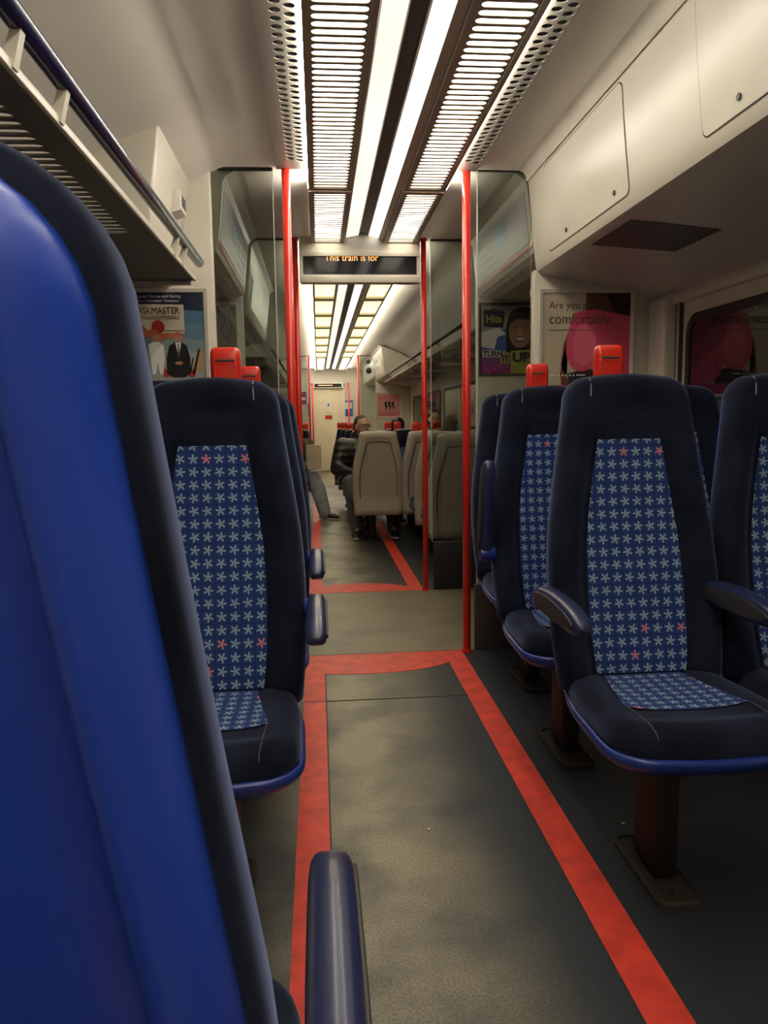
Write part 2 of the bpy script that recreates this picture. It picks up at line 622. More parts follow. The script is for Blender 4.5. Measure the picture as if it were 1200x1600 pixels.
strip('floor_marking', [(-.085, Y0), (.006, Y0), (.006, YA), (-.085, YA)], 'red stripe on the floor along the left seats')
strip('floor_marking', [(.597, Y0), (.690, Y0), (.690, YA), (.597, YA)], 'red stripe on the floor along the right seats')
arcA = [(.597, 3.52), (.56, 3.485), (.50, 3.45), (.42, 3.42), (.33, 3.402), (.22, 3.395), (.12, 3.40), (.006, 3.415)]
strip('floor_marking', [(.006, 3.70), (.597, 3.70)] + arcA, 'red curved band across the aisle at the near glass screen')
strip('floor_marking', [(-.085, YB), (.006, YB), (.006, YC), (-.085, YC)], 'red stripe on the floor of the far saloon, left')
strip('floor_marking', [(.597, YB), (.690, YB), (.690, YC), (.597, YC)], 'red stripe on the floor of the far saloon, right')
arcB = [(.006, 5.30), (.12, 5.345), (.22, 5.36), (.33, 5.35), (.42, 5.33), (.50, 5.29), (.56, 5.25), (.597, 5.20)]
strip('floor_marking', [(.597, YB), (.006, YB)] + arcB, 'red curved band across the aisle under the display')
for nm, pts in (('floor_seam', [(.006, Y0), (.0105, Y0), (.0105, 3.41), (.006, 3.41)]), ('floor_seam', [(-.085, 3.066), (.597, 3.066), (.597, 3.072), (-.085, 3.072)]),
                ('floor_seam', [(-1.0, 3.697), (1.6, 3.697), (1.6, 3.703), (-1.0, 3.703)])):
    strip(nm, pts, 'dark seam in the floor covering', 'groove', .0019)

# ================================================================== SEATS
WTAB = [(.30, .215), (.42, .226), (.55, .240), (.70, .241), (.82, .235), (.95, .217), (1.05, .201), (1.15, .186), (1.22, .176), (1.30, .170)]


SPT = [(.45, .0), (.60, .040), (.75, .075), (.84, .096), (.92, .109), (1.05, .126), (1.27, .154)]


def spine(z):
    return .045 + sum(w * interp(SPT, z + d) for d, w in ((-.05, .2), (-.025, .2), (0, .2), (.025, .2), (.05, .2)))


def half(side, top, zb, r0, d, ns=14, na=8, nt=5, arch=.008):
    zt = top - d
    r = max(r0 - d, .012)
    pts = []
    for i in range(ns):
        z = zb + (zt - r - zb) * i / (ns - 1)
        pts.append((side(z) - d, z))
    wt = side(zt - r) - d
    for i in range(1, na + 1):
        a = math.pi / 2 * i / na
        pts.append((wt - r + r * math.cos(a), zt - r + r * math.sin(a)))
    x1 = wt - r
    for i in range(1, nt + 1):
        x = x1 * (1 - i / nt)
        pts.append((x, zt + arch * (1 - (x / x1) ** 2)))
    return pts


def ring_solid(profile, side, top, zb, r0, place, arch=.008, fill_first=True):
    """profile: list of (inset, key); place(x, q, key, d) gives the 3D point"""
    bm = bmesh.new()
    R = []
    for d, key in profile:
        h = half(side, top, zb, r0, d, arch=arch)
        full = h + [(-x, z) for x, z in h[-2::-1]]
        R.append([bm.verts.new(place(x, z, key, d)) for x, z in full])
    n = len(R[0])
    for A, B in zip(R, R[1:]):
        for k in range(n - 1):
            bm.faces.new((A[k], A[k + 1], B[k + 1], B[k]))
    def fill(r):
        m = n // 2
        for i in range(m):
            a, b, c, e = r[i], r[i + 1], r[n - 2 - i], r[n - 1 - i]
            if b is c:
                bm.faces.new((a, b, e))
            else:
                bm.faces.new((a, b, c, e))
    fill(R[-1])
    if fill_first:
        fill(R[0])
    # close the open foot
    foot = [r[0] for r in R] + [r[-1] for r in R[::-1]]
    try:
        bm.faces.new(foot)
    except ValueError:
        pass
    return bm


def panel_grid(hw, q0, q1, place, nu=10, nv=30, bow=0.0):
    bm = bmesh.new()
    uvl = bm.loops.layers.uv.new('UVMap')
    V, UV = [], []
    for j in range(nv + 1):
        row, ur = [], []
        for i in range(nu + 1):
            c = -1 + 2 * i / nu
            q1b = q1 + bow * (1 - c * c)
            q = q0 + (q1b - q0) * j / nv
            x = c * hw(q)
            row.append(bm.verts.new(place(x, q)))
            ur.append((x + 1.0, q + 1.0))
        V.append(row)
        UV.append(ur)
    for j in range(nv):
        for i in range(nu):
            f = bm.faces.new((V[j][i], V[j][i + 1], V[j + 1][i + 1], V[j + 1][i]))
            for lp, (a, b) in zip(f.loops, ((j, i), (j, i + 1), (j + 1, i + 1), (j + 1, i))):
                lp[uvl].uv = UV[a][b]
    return bm


def make_seat(name, aisle, wadj=None, top=1.262, shell='blueshell', low=False, pedestal=True, arm_up=False, handle=True, handle_dx=.035):
    """seat facing -y; its origin is on the floor under the joint of cushion and back; aisle = -1 or 1"""
    t = empty(name, None, 'seat')
    side = lambda z: smooth_tab(WTAB, z + (1.262 - top) * max(0, min(1, (z - .45) / .6))) + (interp(wadj, z) if wadj else 0)
    zbk = .42
    r0 = .075 if not low else .04
    hz = top - .152

    def f_off(d, key, z):
        inn = .045 + .02 * max(0, min(1, (z - hz + .03) / .06))
        if key == 'in':
            return inn
        h = max(0, min(1, (z - hz + .05) / .08))
        flat = key if d < .02 else min(max(key, .066), .070)
        return key + (flat - key) * h
    prof = [(.004, 0.0), (0, .012), (0, .035), (.004, .052), (.012, .066), (.026, .077), (.045, .080), (.064, .074), (.082, .060), (.096, 'in'), (.108, 'in')]
    bm = ring_solid(prof, side, top, zbk, r0, lambda x, z, key, d: (x, spine(z) - f_off(d, key, z), z))
    bk = link('backrest', bm, M['velour'], t, smooth=True)
    # dark smooth headrest facing
    pin = lambda z: max(.03, side(z) - .104)
    link('patterned_panel', panel_grid(lambda z: pin(z), .455, hz, lambda x, z: (x, spine(z) - .0475, z)), M['star'], bk, smooth=True)
    bm = bmesh.new()
    tube(bm, [(aisle * (.112 + .05 * (top - z)), spine(z) - f - .001, z) for z, f in ((top - .004, .050), (top - .013, .063), (top - .03, .0690), (top - .055, .0700))], .0018, 6)
    link('seam', bm, M['seamlight'], bk)
    # moulded shell behind
    if shell == 'blueshell':
        sp = [(.010, -.004), (.011, .012), (.015, .024), (.022, .031), (.034, .036), (.040, .0365), (.045, .034), (.049, .025), (.052, .012), (.0545, .004), (.058, .001), (.064, .003), (.075, .006), (.100, .0075), (.120, .008)]
        zs = .40
    else:
        sp = [(.002, -.03), (.001, .012), (.004, .030), (.014, .044), (.045, .050), (.060, .051), (.066, .050), (.072, .046), (.080, .044), (.12, .044)]
        zs = .27
    sside = side if not low else (lambda z: side(max(z, .5)) - .0 if z > .5 else side(.5) - (.5 - z) * .05)
    bm = ring_solid(sp, sside, top + (.012 if low else .0), zs, r0 + (.0 if low else .01), lambda x, z, key, d: (x, spine(max(z, .38)) + key, z))
    sh = link('back_shell', bm, M[shell], t, smooth=True)
    if low:
        bm = bmesh.new()
        hp = half(lambda z: sside(z) - .02 * max(0, (z - .6) / .4), top - .022, zs + .16, .05, .066)
        pts = [(x, spine(max(z, .38)) + .0505, z) for x, z in hp] + [(-x, spine(max(z, .38)) + .0505, z) for x, z in hp[-2::-1]]
        tube(bm, pts, .0035, 6)
        link('groove', bm, M['groove'], sh)
    # cushion
    cs = lambda q: interp([(-.06, .19), (.02, .212), (.12, .226), (.30, .230), (.43, .224)], q)
    cp = [(.006, .392), (0, .402), (0, .418), (.005, .436), (.016, .450), (.034, .457), (.056, .457), (.078, .452), (.098, .447), (.104, .446)]
    bm = ring_solid(cp, cs, .424, -.06, .10, lambda x, q, key, d: (x, -q, key + .012 * max(0, min(1, (q - .1) / .25)) - .02 * max(0, (q - .36) / .075) ** 2), arch=.012)
    cu = link('cushion', bm, M['velour'], t, smooth=True)
    link('patterned_panel', panel_grid(lambda q: .108 + .05 * max(0, q) / .28, -.01, .255, lambda x, q: (x, -q, .4498 + .012 * max(0, min(1, (q - .1) / .25)) + .0035 * max(0, abs(x) - .09) / .05), bow=.025, nv=14), M['star'], cu, smooth=True)
    for sx in (-1, 1):
        bm = bmesh.new()
        tube(bm, [(sx * .152, -.26, .4655), (sx * .149, -.32, .4690), (sx * .146, -.38, .4675), (sx * .144, -.41, .458), (sx * .143, -.418, .445)], .0013, 6)
        link('seam', bm, M['seam'], cu)
    # shell under the cushion
    ss = lambda q: cs(q) + .008
    pp = [(.09, .348), (.06, .352), (.025, .362), (.006, .378), (0, .389), (.0, .398), (.004, .403), (.012, .405), (.05, .400)]
    link('seat_shell', ring_solid(pp, ss, .434, -.08, .105, lambda x, q, key, d: (x, -q, key), arch=.012), M['blue' if shell == 'blueshell' else 'armgrey'], t, smooth=True)
    # frame under the seat
    if pedestal:
        lx = .04 * aisle
        pd = link('pedestal', mkbox(lx - .03, lx + .03, -.26, -.13, .022, .345), M['legred'], t, bevel=.008)
        bm = bmesh.new()
        loft(bm, [[(lx + a, -.20 + b, z) for a, b in rrect(-w, w, -l, l, .03)] for w, l, z in ((.058, .155, .001), (.058, .155, .012), (.050, .147, .016), (.050, .147, .011), (.046, .14, .011))])
        bf = link('base_plate', bm, M['dirt'], pd)
        for s in (-1, 1):
            bm = bmesh.new()
            tube(bm, [(lx, -.20 + s * .115, .011), (lx, -.20 + s * .115, .024)], .012, 6)
            link('bolt', bm, M['dirt'], bf)
        link('crossbar', mkbox(-.19, .19, -.23, -.16, .318, .347), M['black'], t, bevel=.006)
    else:
        link('crossbar', mkbox(-.19, .19 if aisle < 0 else .19, -.24, -.10, .318, .343), M['black'], t, bevel=.006)
        link('wall_bracket', mkbox(min(-aisle * .15, -aisle * .32), max(-aisle * .15, -aisle * .32), -.22, -.12, .27, .335), M['black'], t, bevel=.006)
    # armrest on the aisle side
    ax = aisle * .268
    pv = bmesh.new()
    tube(pv, [(ax - aisle * .035, .05, .655), (ax + aisle * .022, .05, .655)], .026, 18)
    pivot_o = link('armrest_pivot', pv, M['blue'], t, smooth=False, bevel=.004)
    bm = bmesh.new()
    rings, N = [], 14
    prof_a = [(-.030, .004, .005), (-.024, .016, .016), (0, .022, .026), (.06, .0245, .034), (.14, .0255, .036), (.22, .0255, .034), (.28, .025, .030), (.315, .0235, .023), (.338, .020, .014), (.346, .012, .007)]
    for l, hw, hh in prof_a:
        ring = []
        for k in range(20):
            a = 2 * math.pi * k / 20
            ca, sa = math.cos(a), math.sin(a)
            sx = math.copysign(abs(ca) ** .55, ca) * hw
            sz = math.copysign(abs(sa) ** .7, sa) * hh
            ring.append((ax + sx, .05 - l, .665 + sz + .012 * (1 - (l - .15) ** 2 / .0324) * .5))
        rings.append(ring)
    loft(bm, rings)
    arm = link('armrest', bm, M['armgrey' if shell == 'blueshell' else 'armgrey'], t, smooth=True)
    bm = bmesh.new()
    pl = [(.05 - l, .668 + s * hh) for s, lst in ((1, [(.0, .004), (.03, .017), (.10, .025), (.18, .025), (.26, .020), (.31, .010), (.325, .002)]), (-1, [(.31, .010), (.26, .019), (.18, .024), (.10, .024), (.03, .017)])) for l, hh in lst]
    loft(bm, [[(ax + aisle * dx, y, z) for y, z in pl] for dx in (.022, .0275)])
    link('side_plate', bm, M['armplate'], arm, bevel=.002)
    if arm_up:
        rot = Matrix.Translation((0, .05, .66)) @ Matrix.Rotation(math.radians(-79), 4, 'X') @ Matrix.Translation((0, -.05, -.66))
        for q in (arm,):
            q.data.transform(rot)
            for c in q.children:
                c.data.transform(rot)
    # red grab handle on the back
    if handle:
        hx = aisle * handle_dx
        yb = spine(top) + .010
        bm = bmesh.new()
        w, d = .041, .021
        rings = []
        for z, sw, sd in ((top - .07, .92, .9), (top - .02, .96, 1), (top + .03, 1, 1), (top + .062, 1, 1), (top + .078, .97, .92), (top + .087, .88, .75), (top + .091, .70, .45)):
            rings.append([(hx + a * sw, yb + b * sd, z) for a, b in rrect(-w, w, -d, d, .014, 5)])
        loft(bm, rings)
        h = link('grab_handle', bm, M['red'], t, smooth=True)
        link('lip', mkbox(hx - .026, hx + .026, yb - d - .002, yb - d + .004, top + .051, top + .058), M['groove'], h, bevel=.002)
        bm = bmesh.new()
        A, B = rrect(hx - .030, hx + .030, top - .03, top + .050, .008), rrect(hx - .026, hx + .026, top - .03, top + .046, .006)
        loft(bm, [[(x, yb - d + .0005, z) for x, z in A], [(x, yb - d - .003, z) for x, z in A], [(x, yb - d - .003, z) for x, z in B], [(x, yb - d + .0005, z) for x, z in B]], cap=False)
        link('frame', bm, M['red'], h)
    return t


def prune(root, *stems):
    for ch in list(root.children):
        if ch.name.split('.')[0] in stems:
            for g in list(ch.children):
                bpy.data.objects.remove(g)
            bpy.data.objects.remove(ch)
    return root


def put(root, label, x, y, rz=0.0, group=None):
    root.location = (x, y, 0)
    root.rotation_euler = (0, 0, rz)
    tag(root, label, 'seat', group)
    return root


NEAR = 'blue moquette seats of the near saloon'
FAR = 'low grey-backed seats of the far saloon'
sR = make_seat('train_seat', -1)
sU = make_seat('train_seat', -1, arm_up=True)
sW = make_seat('train_seat', -1, pedestal=False, handle=False)
sL = make_seat('train_seat', 1)
put(sR, 'blue star-patterned seat nearest on the right of the aisle, armrest lowered', .868, 1.97, 0, NEAR)
put(sU, 'star-patterned seat with its armrest folded up, second on the right of the aisle', .872, 2.705, 0, NEAR)
put(prune(dup(sR), 'grab_handle', 'armrest', 'armrest_pivot'), 'star-patterned seat in the right-hand row against the near glass screen, mostly hidden', .945, 3.42, 0, NEAR)
put(sW, 'star-patterned window seat cut by the right edge of the picture', 1.345, 1.97, 0, NEAR)
put(dup(sW), 'window seat glimpsed between two nearer seats, its patterned strip showing', 1.345, 2.705, 0, NEAR)
put(sL, 'blue star-patterned seat left of the aisle, turned towards the large blue seat back', -.283, 1.97, 0, NEAR)
put(dup(sL), 'seat directly behind the left star-patterned seat, only its edge and armrest showing', -.283, 2.705, 0, NEAR)
put(prune(dup(sL), 'grab_handle', 'armrest', 'armrest_pivot'), 'last seat on the left before the glass screen, seen as a sliver behind another', -.283, 3.42, 0, NEAR)
sN = make_seat('train_seat', -1, wadj=[(.45, -.004), (.75, -.003), (.95, -.001), (1.05, .002), (1.2, .007)], top=1.268)
put(sN, 'large blue plastic seat back turned away, filling the lower left corner', -.265, .515, math.pi, NEAR)

# far saloon: low seats with pale moulded backs
cA = make_seat('low_train_seat', 1, top=1.035, shell='creamshell', low=True, handle=False)        # turned away: its own right arm is by the aisle
put(cA, 'pale grey seat back standing alone nearest the aisle beyond the display', .545, 7.18, math.pi, FAR)
cB = make_seat('low_train_seat', 1, top=1.035, shell='creamshell', low=True, handle=True, handle_dx=.10)
for c in (cA, cB):
    prune(c, 'armrest', 'armrest_pivot')
put(cB, 'pale seat back just right of the lone aisle seat back, in the same row', .995, 7.18, math.pi, FAR)
put(dup(cA), 'pale seat back by the far window, in the row of the lone aisle seat back', 1.43, 7.18, math.pi, FAR)
put(dup(cA), 'pale seat back seen edge-on behind the far red pole, middle row of three', 1.025, 6.42, math.pi, FAR)
put(dup(cA), 'window-side pale seat back in the middle row of three beyond the second glass screen', 1.43, 6.42, math.pi, FAR)
put(dup(cA), 'pale seat back in shade directly behind the second glass screen', 1.03, 5.68, math.pi, FAR)
put(dup(cA), 'window-side seat back in shade directly behind the second glass screen', 1.43, 5.68, math.pi, FAR)
cF = make_seat('low_train_seat', -1, top=1.035, shell='creamshell', low=True, handle=True, handle_dx=.13)
cG = make_seat('low_train_seat', 1, top=1.035, shell='creamshell', low=True, handle=True, handle_dx=.13)
for c in (cF, cG):
    prune(c, 'armrest', 'armrest_pivot')
put(cF, 'navy seat with red handle that the man in the black jacket sits on', .545, 8.28, 0, FAR)
put(dup(cF), 'navy window-side seat of the passenger seen through the second glass screen', 1.43, 8.28, 0, FAR)
put(dup(cF), 'navy seat of the black-haired person, in the row behind the man in the black jacket', .965, 9.03, 0, FAR)
put(dup(cF), 'navy window-side seat of the brown-haired passenger behind the far red pole', 1.43, 9.03, 0, FAR)
put(dup(cF), 'navy patterned seat showing between the pale seat backs, beside the man in the black jacket', 1.00, 8.28, 0, FAR)
for i, wd in enumerate(('directly behind the man in the black jacket', 'two rows behind the man in the black jacket', 'three rows behind the man in the black jacket')):
    put(dup(cF), 'navy seat edge with a red handle, ' + wd, .50 - .03 * i, 9.03 + .75 * i, 0, FAR)
put(cG, 'navy seat of the person in grey jeans, behind the left red poles', -.30, 9.62, 0, FAR)
put(dup(cG), 'navy seat with red handle behind the person in grey jeans', -.30, 10.6, 0, FAR)

# ================================================================== GLASS SCREENS AND POLES
def screen(label, sgn, y, inner, outer, top, foot=.33, ctop=None, km='shelf'):
    cx = .305
    x0, x1 = sorted((cx + sgn * inner, cx + sgn * outer))
    t = empty('glass_screen', label, 'glass screen', (0, 0, 0), 0, 'glass draught screens')
    bm = bmesh.new()
    if ctop:                       # rounded outer top corner against the bulkhead
        r = .075
        pts = [(x0, foot), (x1, foot), (x1, top - r)] + [(x1 - r + r * math.cos(a), top - r + r * math.sin(a)) for a in (math.pi / 2 * k / 8 for k in range(1, 9))] + [(x0, top)]
    else:
        pts = [(x0, foot), (x1, foot), (x1, top), (x0, top)]
    loft(bm, [[(x, yy, z) for x, z in pts] for yy in (y + .014, y + .020)])
    link('pane', bm, M['glass'], t)
    xi = cx + sgn * inner
    link('edge_strip', mkbox(min(xi, xi - sgn * .004), max(xi, xi - sgn * .004), y + .012, y + .022, foot, top), M['glassedge'], t)
    xk = cx + sgn * .454
    link('kick_panel', mkbox(min(xk, cx + sgn * outer), max(xk, cx + sgn * outer), y + .004, y + .03, .0, foot), M[km], t, bevel=.004)
    bm = bmesh.new()
    if ctop:
        up = [p for p in pts[2:]]
        tube(bm, [(x, y + .016, z) for x, z in up], .006, 8)
    else:
        box(bm, x0, x1, y + .006, y + .030, top - .010, top)
    link('gasket', bm, M['black'], t)
    return t


screen('glass draught screen left of the aisle, beside the poster with the suited figure', -1, YA, .487, .765, 2.303)
screen('glass draught screen right of the aisle, beside the pink poster', 1, YA, .470, .728, 2.304, ctop=True)
screen('glass screen under the display on the left, behind the first', -1, YB, .475, .76, 2.303, km='black')
screen('glass screen under the display on the right, behind the first', 1, YB, .448, .745, 2.303, km='black')
screen('small far glass screen left of the end door', -1, YC, .475, .75, 2.303)
screen('small far glass screen right of the end door, below the domed camera', 1, YC, .475, .75, 2.303)


def pole(label, x, y, top=2.302, r=.0195):
    t = empty('grab_pole', label, 'pole', (x, y, 0), 0, 'red grab poles')
    bm = bmesh.new()
    tube(bm, [(0, 0, .012), (0, 0, top - .012)], r, 20)
    link('tube', bm, M['red'], t, smooth=True)
    for z0, z1 in ((0.0, .014), (top - .014, top)):
        bm = bmesh.new()
        tube(bm, [(0, 0, z0), (0, 0, z1)], r * 1.35, 20)
        link('flange', bm, M['red'], t)
    return t


pole('red pole right of the aisle at the near glass screen', .712, YA - .03)
pole('red pole left of the aisle at the near glass screen', -.118, YA - .03)
pole('red pole right of the aisle directly under the display', .703, YB - .01, r=.018)
pole('red pole left of the aisle directly under the display', -.118, YB - .01, r=.018)
pole('thin far red pole at the right of the third screen', .745, YC - .03, r=.018)
pole('thin far red pole at the left of the third screen', -.135, YC - .03, r=.018)
pole('thin red pole on the right in front of the end door', .70, YD - .2, 1.98, r=.018)
pole('thin red pole on the left in front of the end door', -.10, YD - .2, 1.98, r=.018)

# ================================================================== CEILING LIGHTS AND VENTS
def light_unit(label, x0, x1, y0, y1, *, pitch=.0435, hh=.0135, dm='tube', group='ceiling lights', gm='grille', sm='side'):
    t = empty('ceiling_light', label, 'ceiling light', ((x0 + x1) / 2, y0, 2.29), 0, group)
    hx, ln = (x1 - x0) / 2, y1 - y0
    n = int((ln - .03) / pitch)
    st = (ln - n * pitch) / 2
    bm = bmesh.new()
    if gm == 'grille':
        slot_cells(bm, -hx, hx, st, n, pitch, -.020, hh, .008)
        link('grille', bm, M[gm], t, solid=.003)
    bm = bmesh.new()
    for a in ((-hx - .018, -hx + .002, 0, ln), (hx - .002, hx + .018, 0, ln), (-hx, hx, 0, st + .002), (-hx, hx, ln - st - .002, ln)):
        box(bm, a[0], a[1], a[2], a[3], -.026, .014)
    link('frame', bm, M[gm], t)
    link('diffuser', mkbox(-hx + .004, hx - .004, .004, ln - .004, .004 if gm == 'grille' else -.006, .014), M[dm], t)
    sg = -1 if x0 < .3 else 1
    xa, xb = sorted((sg * (hx + .018), sg * (hx + .021)))
    if sm:
        link('added_glow', mkbox(xa, xb, .02, ln - .02, -.024, -.006), M['sidel' if sm == 'side' and sg < 0 else sm], t)  # added glowing strip, there only to brighten the ceiling and coves
    return t


LX, RX = (0.0, .176), (.464, .636)
light_unit('slotted light overhead, left run, nearest the camera', *LX, .2, 3.915)
light_unit('slotted light overhead, right run, nearest the camera', *RX, .2, 3.915)
light_unit('short bright slotted light left of centre, just before the display', *LX, 3.945, 5.06, sm=None)
light_unit('short slotted light right of centre, just before the display', *RX, 3.945, 5.06, sm=None)
light_unit('slotted light behind the camera, left run', *LX, -1.5, .15)
light_unit('slotted light behind the camera, right run', *RX, -1.5, .15)
ords = ('first', 'second', 'third', 'fourth', 'fifth', 'sixth', 'seventh', 'eighth')
src = {}
for i in range(8):
    y0 = YB + .06 + i * 1.11
    for nm, (a, b) in (('left', LX), ('right', RX)):
        lb = 'yellowish light panel in the %s run beyond the display, %s from the display' % (nm, ords[i])
        if nm not in src:
            src[nm] = light_unit(lb, a, b, y0, y0 + 1.095, dm='tubey', pitch=.135, hh=.0645, gm='cream', sm='sidefar', group='yellowish light panels of the far saloon')
        else:
            c = dup(src[nm])
            c.location = ((a + b) / 2, y0, 2.29)
            c['label'] = lb
light_unit('white light at the far end, left of centre, above the end door', *LX, YC + .05, YD - .2, pitch=.08, hh=.036, dm='tube', group='end lights')
light_unit('white light at the far end, right of centre, above the end door', *RX, YC + .05, YD - .2, pitch=.08, hh=.036, dm='tube', group='end lights')

for nm, y0, y1, wh in (('glow_strip', Y0 + .1, YB - .06, 'near'), ('glow_strip', YB + .08, YD - .1, 'far')):
    bm = bmesh.new()
    prism_y(bm, [(.350, 2.306), (.408, 2.294), (.408, 2.300), (.350, 2.314)], y0, y1)
    o = link(nm, bm, M['lens'])
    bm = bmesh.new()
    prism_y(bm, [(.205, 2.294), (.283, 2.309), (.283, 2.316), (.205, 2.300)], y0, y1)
    tag(link(nm, bm, M['stripglow']), 'creamy ceiling strip with added dim glow left of the dark strip, ' + ('before the display' if wh == 'near' else 'beyond the display'), 'strip light', 'strip lights')  # pale panel, its brightness put in as a dim glow
    tag(o, 'continuous bright white light strip right of the dark ceiling strip, ' + ('before the display' if wh == 'near' else 'beyond the display'), 'strip light', 'strip lights')
    link('edge_trim', mkbox(.409, .445, y0, y1, 2.284, 2.300), M['cream'], o)

for lb, x0, x1, c in (('pierced beige air vent strip left of the slotted ceiling lights', -.155, -.020, -.072), ('pierced beige air vent strip right of the slotted ceiling lights', .656, .755, .715)):
    t = empty('air_vent', lb, 'air vent', (0, 0, 2.285), 0, 'air vents')
    bm = bmesh.new()
    p, w = .047, .040
    n = int((YA - .15) / p)
    slot_cells(bm, c - w, c, .02, n, p, 0, .0150, .003)
    slot_cells(bm, c, c + w, .02 + p / 2, n, p, 0, .0150, .003)
    ye = YA - .035
    for a, b, ya, yb in ((x0, c - w, 0, ye), (c + w, x1, 0, ye), (c - w, c, .02 + n * p, ye), (c, c + w, .02 + (n + .5) * p, ye)):
        poly(bm, [(a, ya, 0), (b, ya, 0), (b, yb, 0), (a, yb, 0)])
    link('grille', bm, M['vent'], t, solid=.003)
    link('backing', mkbox(c - w, c + w, 0, YA - .05, .012, .015), M['hole'], t)
    e = x0 if x0 < 0 else x1
    link('edge', mkbox(e - .004, e + .004, 0, ye, -.002, .024), M['vent'], t)

# ================================================================== LEFT LUGGAGE RACK
t = empty('luggage_rack', 'luggage rack with a dark blue rail, high on the left', 'luggage rack', (0, 0, 0))
RXI, RZ = -.488, 1.828
bm = bmesh.new()
tube(bm, [(RXI, Y0 + .05, RZ), (RXI, 3.44, RZ), (RXI - .002, 3.455, RZ)], [.021, .021, .012], 20)
link('rail', bm, mat('rail_navy', (0.016, 0.018, 0.085), .25, var=.1, coat=.4), t, smooth=True)
SZ = 1.748
bm = bmesh.new()
slot_cells(bm, -.80, -.565, -.9, 82, .0425, SZ, .0158, .008)
def quad(x0, x1, y0, y1, z=SZ):
    poly(bm, [(x0, y0, z), (x1, y0, z), (x1, y1, z), (x0, y1, z)])
quad(-.565, -.500, Y0 + .02, 3.40)
quad(-1.07, -.80, Y0 + .02, 3.40)
quad(-.80, -.565, 2.585, 3.40)
quad(-.80, -.565, Y0 + .02, -.9)
link('shelf', bm, M['shelf'], t, solid=.006)
link('shelf_edge', mkbox(-.508, -.498, Y0 + .02, 3.40, SZ - .006, SZ + .014), M['cream'], t, bevel=.003)
for y in (.25, .47, 1.42, 1.66, 2.90, 3.07):
    bm = bmesh.new()
    loft(bm, [[(RXI + .004, yy, RZ - .012), (RXI - .010, yy, RZ - .02), (-.520, yy, SZ), (-.495, yy, SZ), (RXI + .010, yy, RZ - .014)] for yy in (y, y + .022)])
    link('bracket', bm, M['cream'], t)
link('end_plate', mkbox(-1.07, -.52, 3.40, 3.412, SZ - .02, SZ + .03), M['cream'], t)

# equipment box at the left end wall
t = empty('equipment_box', 'cream box with a small vent above the luggage rack end on the left', 'equipment box', (0, 0, 0))
pr = [(-.552, 2.262), (-.60, 1.93), (-.61, 1.80), (-1.02, 1.80), (-1.02, 2.0), (-.9, 2.09), (-.72, 2.19), (-.60, 2.235)]
bm = bmesh.new()
loft(bm, [[(x, y, z) for x, z in pr] for y in (3.03, 3.70)])
link('casing', bm, M['cream'], t, bevel=.010)
bm = bmesh.new()
loft(bm, [[(x, y, z) for x, z in [(-.592, 2.02), (-.545, 2.035), (-.545, 2.11), (-.572, 2.125)]] for y in (3.40, 3.52)])
v = link('vent_hood', bm, M['white'], t, bevel=.004)
bm = bmesh.new()
for kk in range(4):
    box(bm, -.5465, -.5435, 3.415 + kk * .025, 3.424 + kk * .025, 2.05, 2.10)
link('slots', bm, M['hole'], v)

# far saloon racks and boxes
def far_rack(label, sgn, y0, y1):
    cx = .305
    t = empty('luggage_rack', label, 'luggage rack', (0, 0, 0))
    X = lambda h: cx + sgn * h
    bm = bmesh.new()
    tube(bm, [(X(.70), y0, 1.79), (X(.70), y1, 1.79)], .014, 12)
    link('rail', bm, M['black'], t, smooth=True)
    bm = bmesh.new()
    tube(bm, [(X(.745), y0, 1.735), (X(.745), y1, 1.735)], .010, 10)
    link('front_bar', bm, M['white'], t, smooth=True)
    a, b = sorted((X(.75), X(1.37)))
    link('shelf', mkbox(a, b, y0, y1, 1.722, 1.728), glass_mat('rack_glass', (.5, .5, .47)) if 'rack_glass' not in bpy.data.materials else bpy.data.materials['rack_glass'], t)
    y = y0 + .3
    while y < y1:
        bm = bmesh.new()
        loft(bm, [[(X(.69), yy, 1.80), (X(.72), yy, 1.80), (X(.78), yy, 1.735), (X(1.37), yy, 1.735), (X(1.37), yy, 1.69), (X(.76), yy, 1.712)] for yy in (y, y + .03)])
        link('bracket', bm, M['cream'], t)
        y += 1.1
    return t


far_rack('glass luggage rack with a black rail along the right of the far saloon', 1, YB + .06, 12.0)
far_rack('luggage rack along the left of the far saloon, behind the red poles', -1, 7.1, 13.9)


def far_box(label, sgn, y0, y1):
    cx = .305
    t = empty('equipment_box', label, 'equipment box', (0, 0, 0))
    pr = [(.66, 2.30), (.70, 2.27), (.745, 1.88), (.76, 1.85), (1.30, 1.74), (1.36, 1.74), (1.36, 1.88), (1.28, 1.97), (1.16, 2.09), (1.0, 2.18), (.85, 2.24), (.76, 2.27)]
    bm = bmesh.new()
    loft(bm, [[(cx + sgn * h, y, z) for h, z in pr] for y in (y0, y1)])
    link('casing', bm, M['cream'], t, bevel=.015)
    bm = bmesh.new()
    loft(bm, [[(cx + sgn * h, y, z) for h, z in ((.712, 2.10), (.716, 2.10), (.742, 1.92), (.738, 1.92))] for y in (y0 + .25, y1 - .25)])
    link('hatch', bm, M['white'], t)
    return t


far_box('cream equipment box behind the left glass screens, high up', -1, YB + .06, 7.05)
far_box('cream equipment box high on the right at the far end of the glass rack', 1, 12.05, YC)

# access panels on the right bulkhead
def face_x(z):
    return interp([(1.862, 1.052), (1.92, 1.046), (2.02, 1.034), (2.12, 1.024), (2.20, 1.018), (2.262, 1.012)], z)


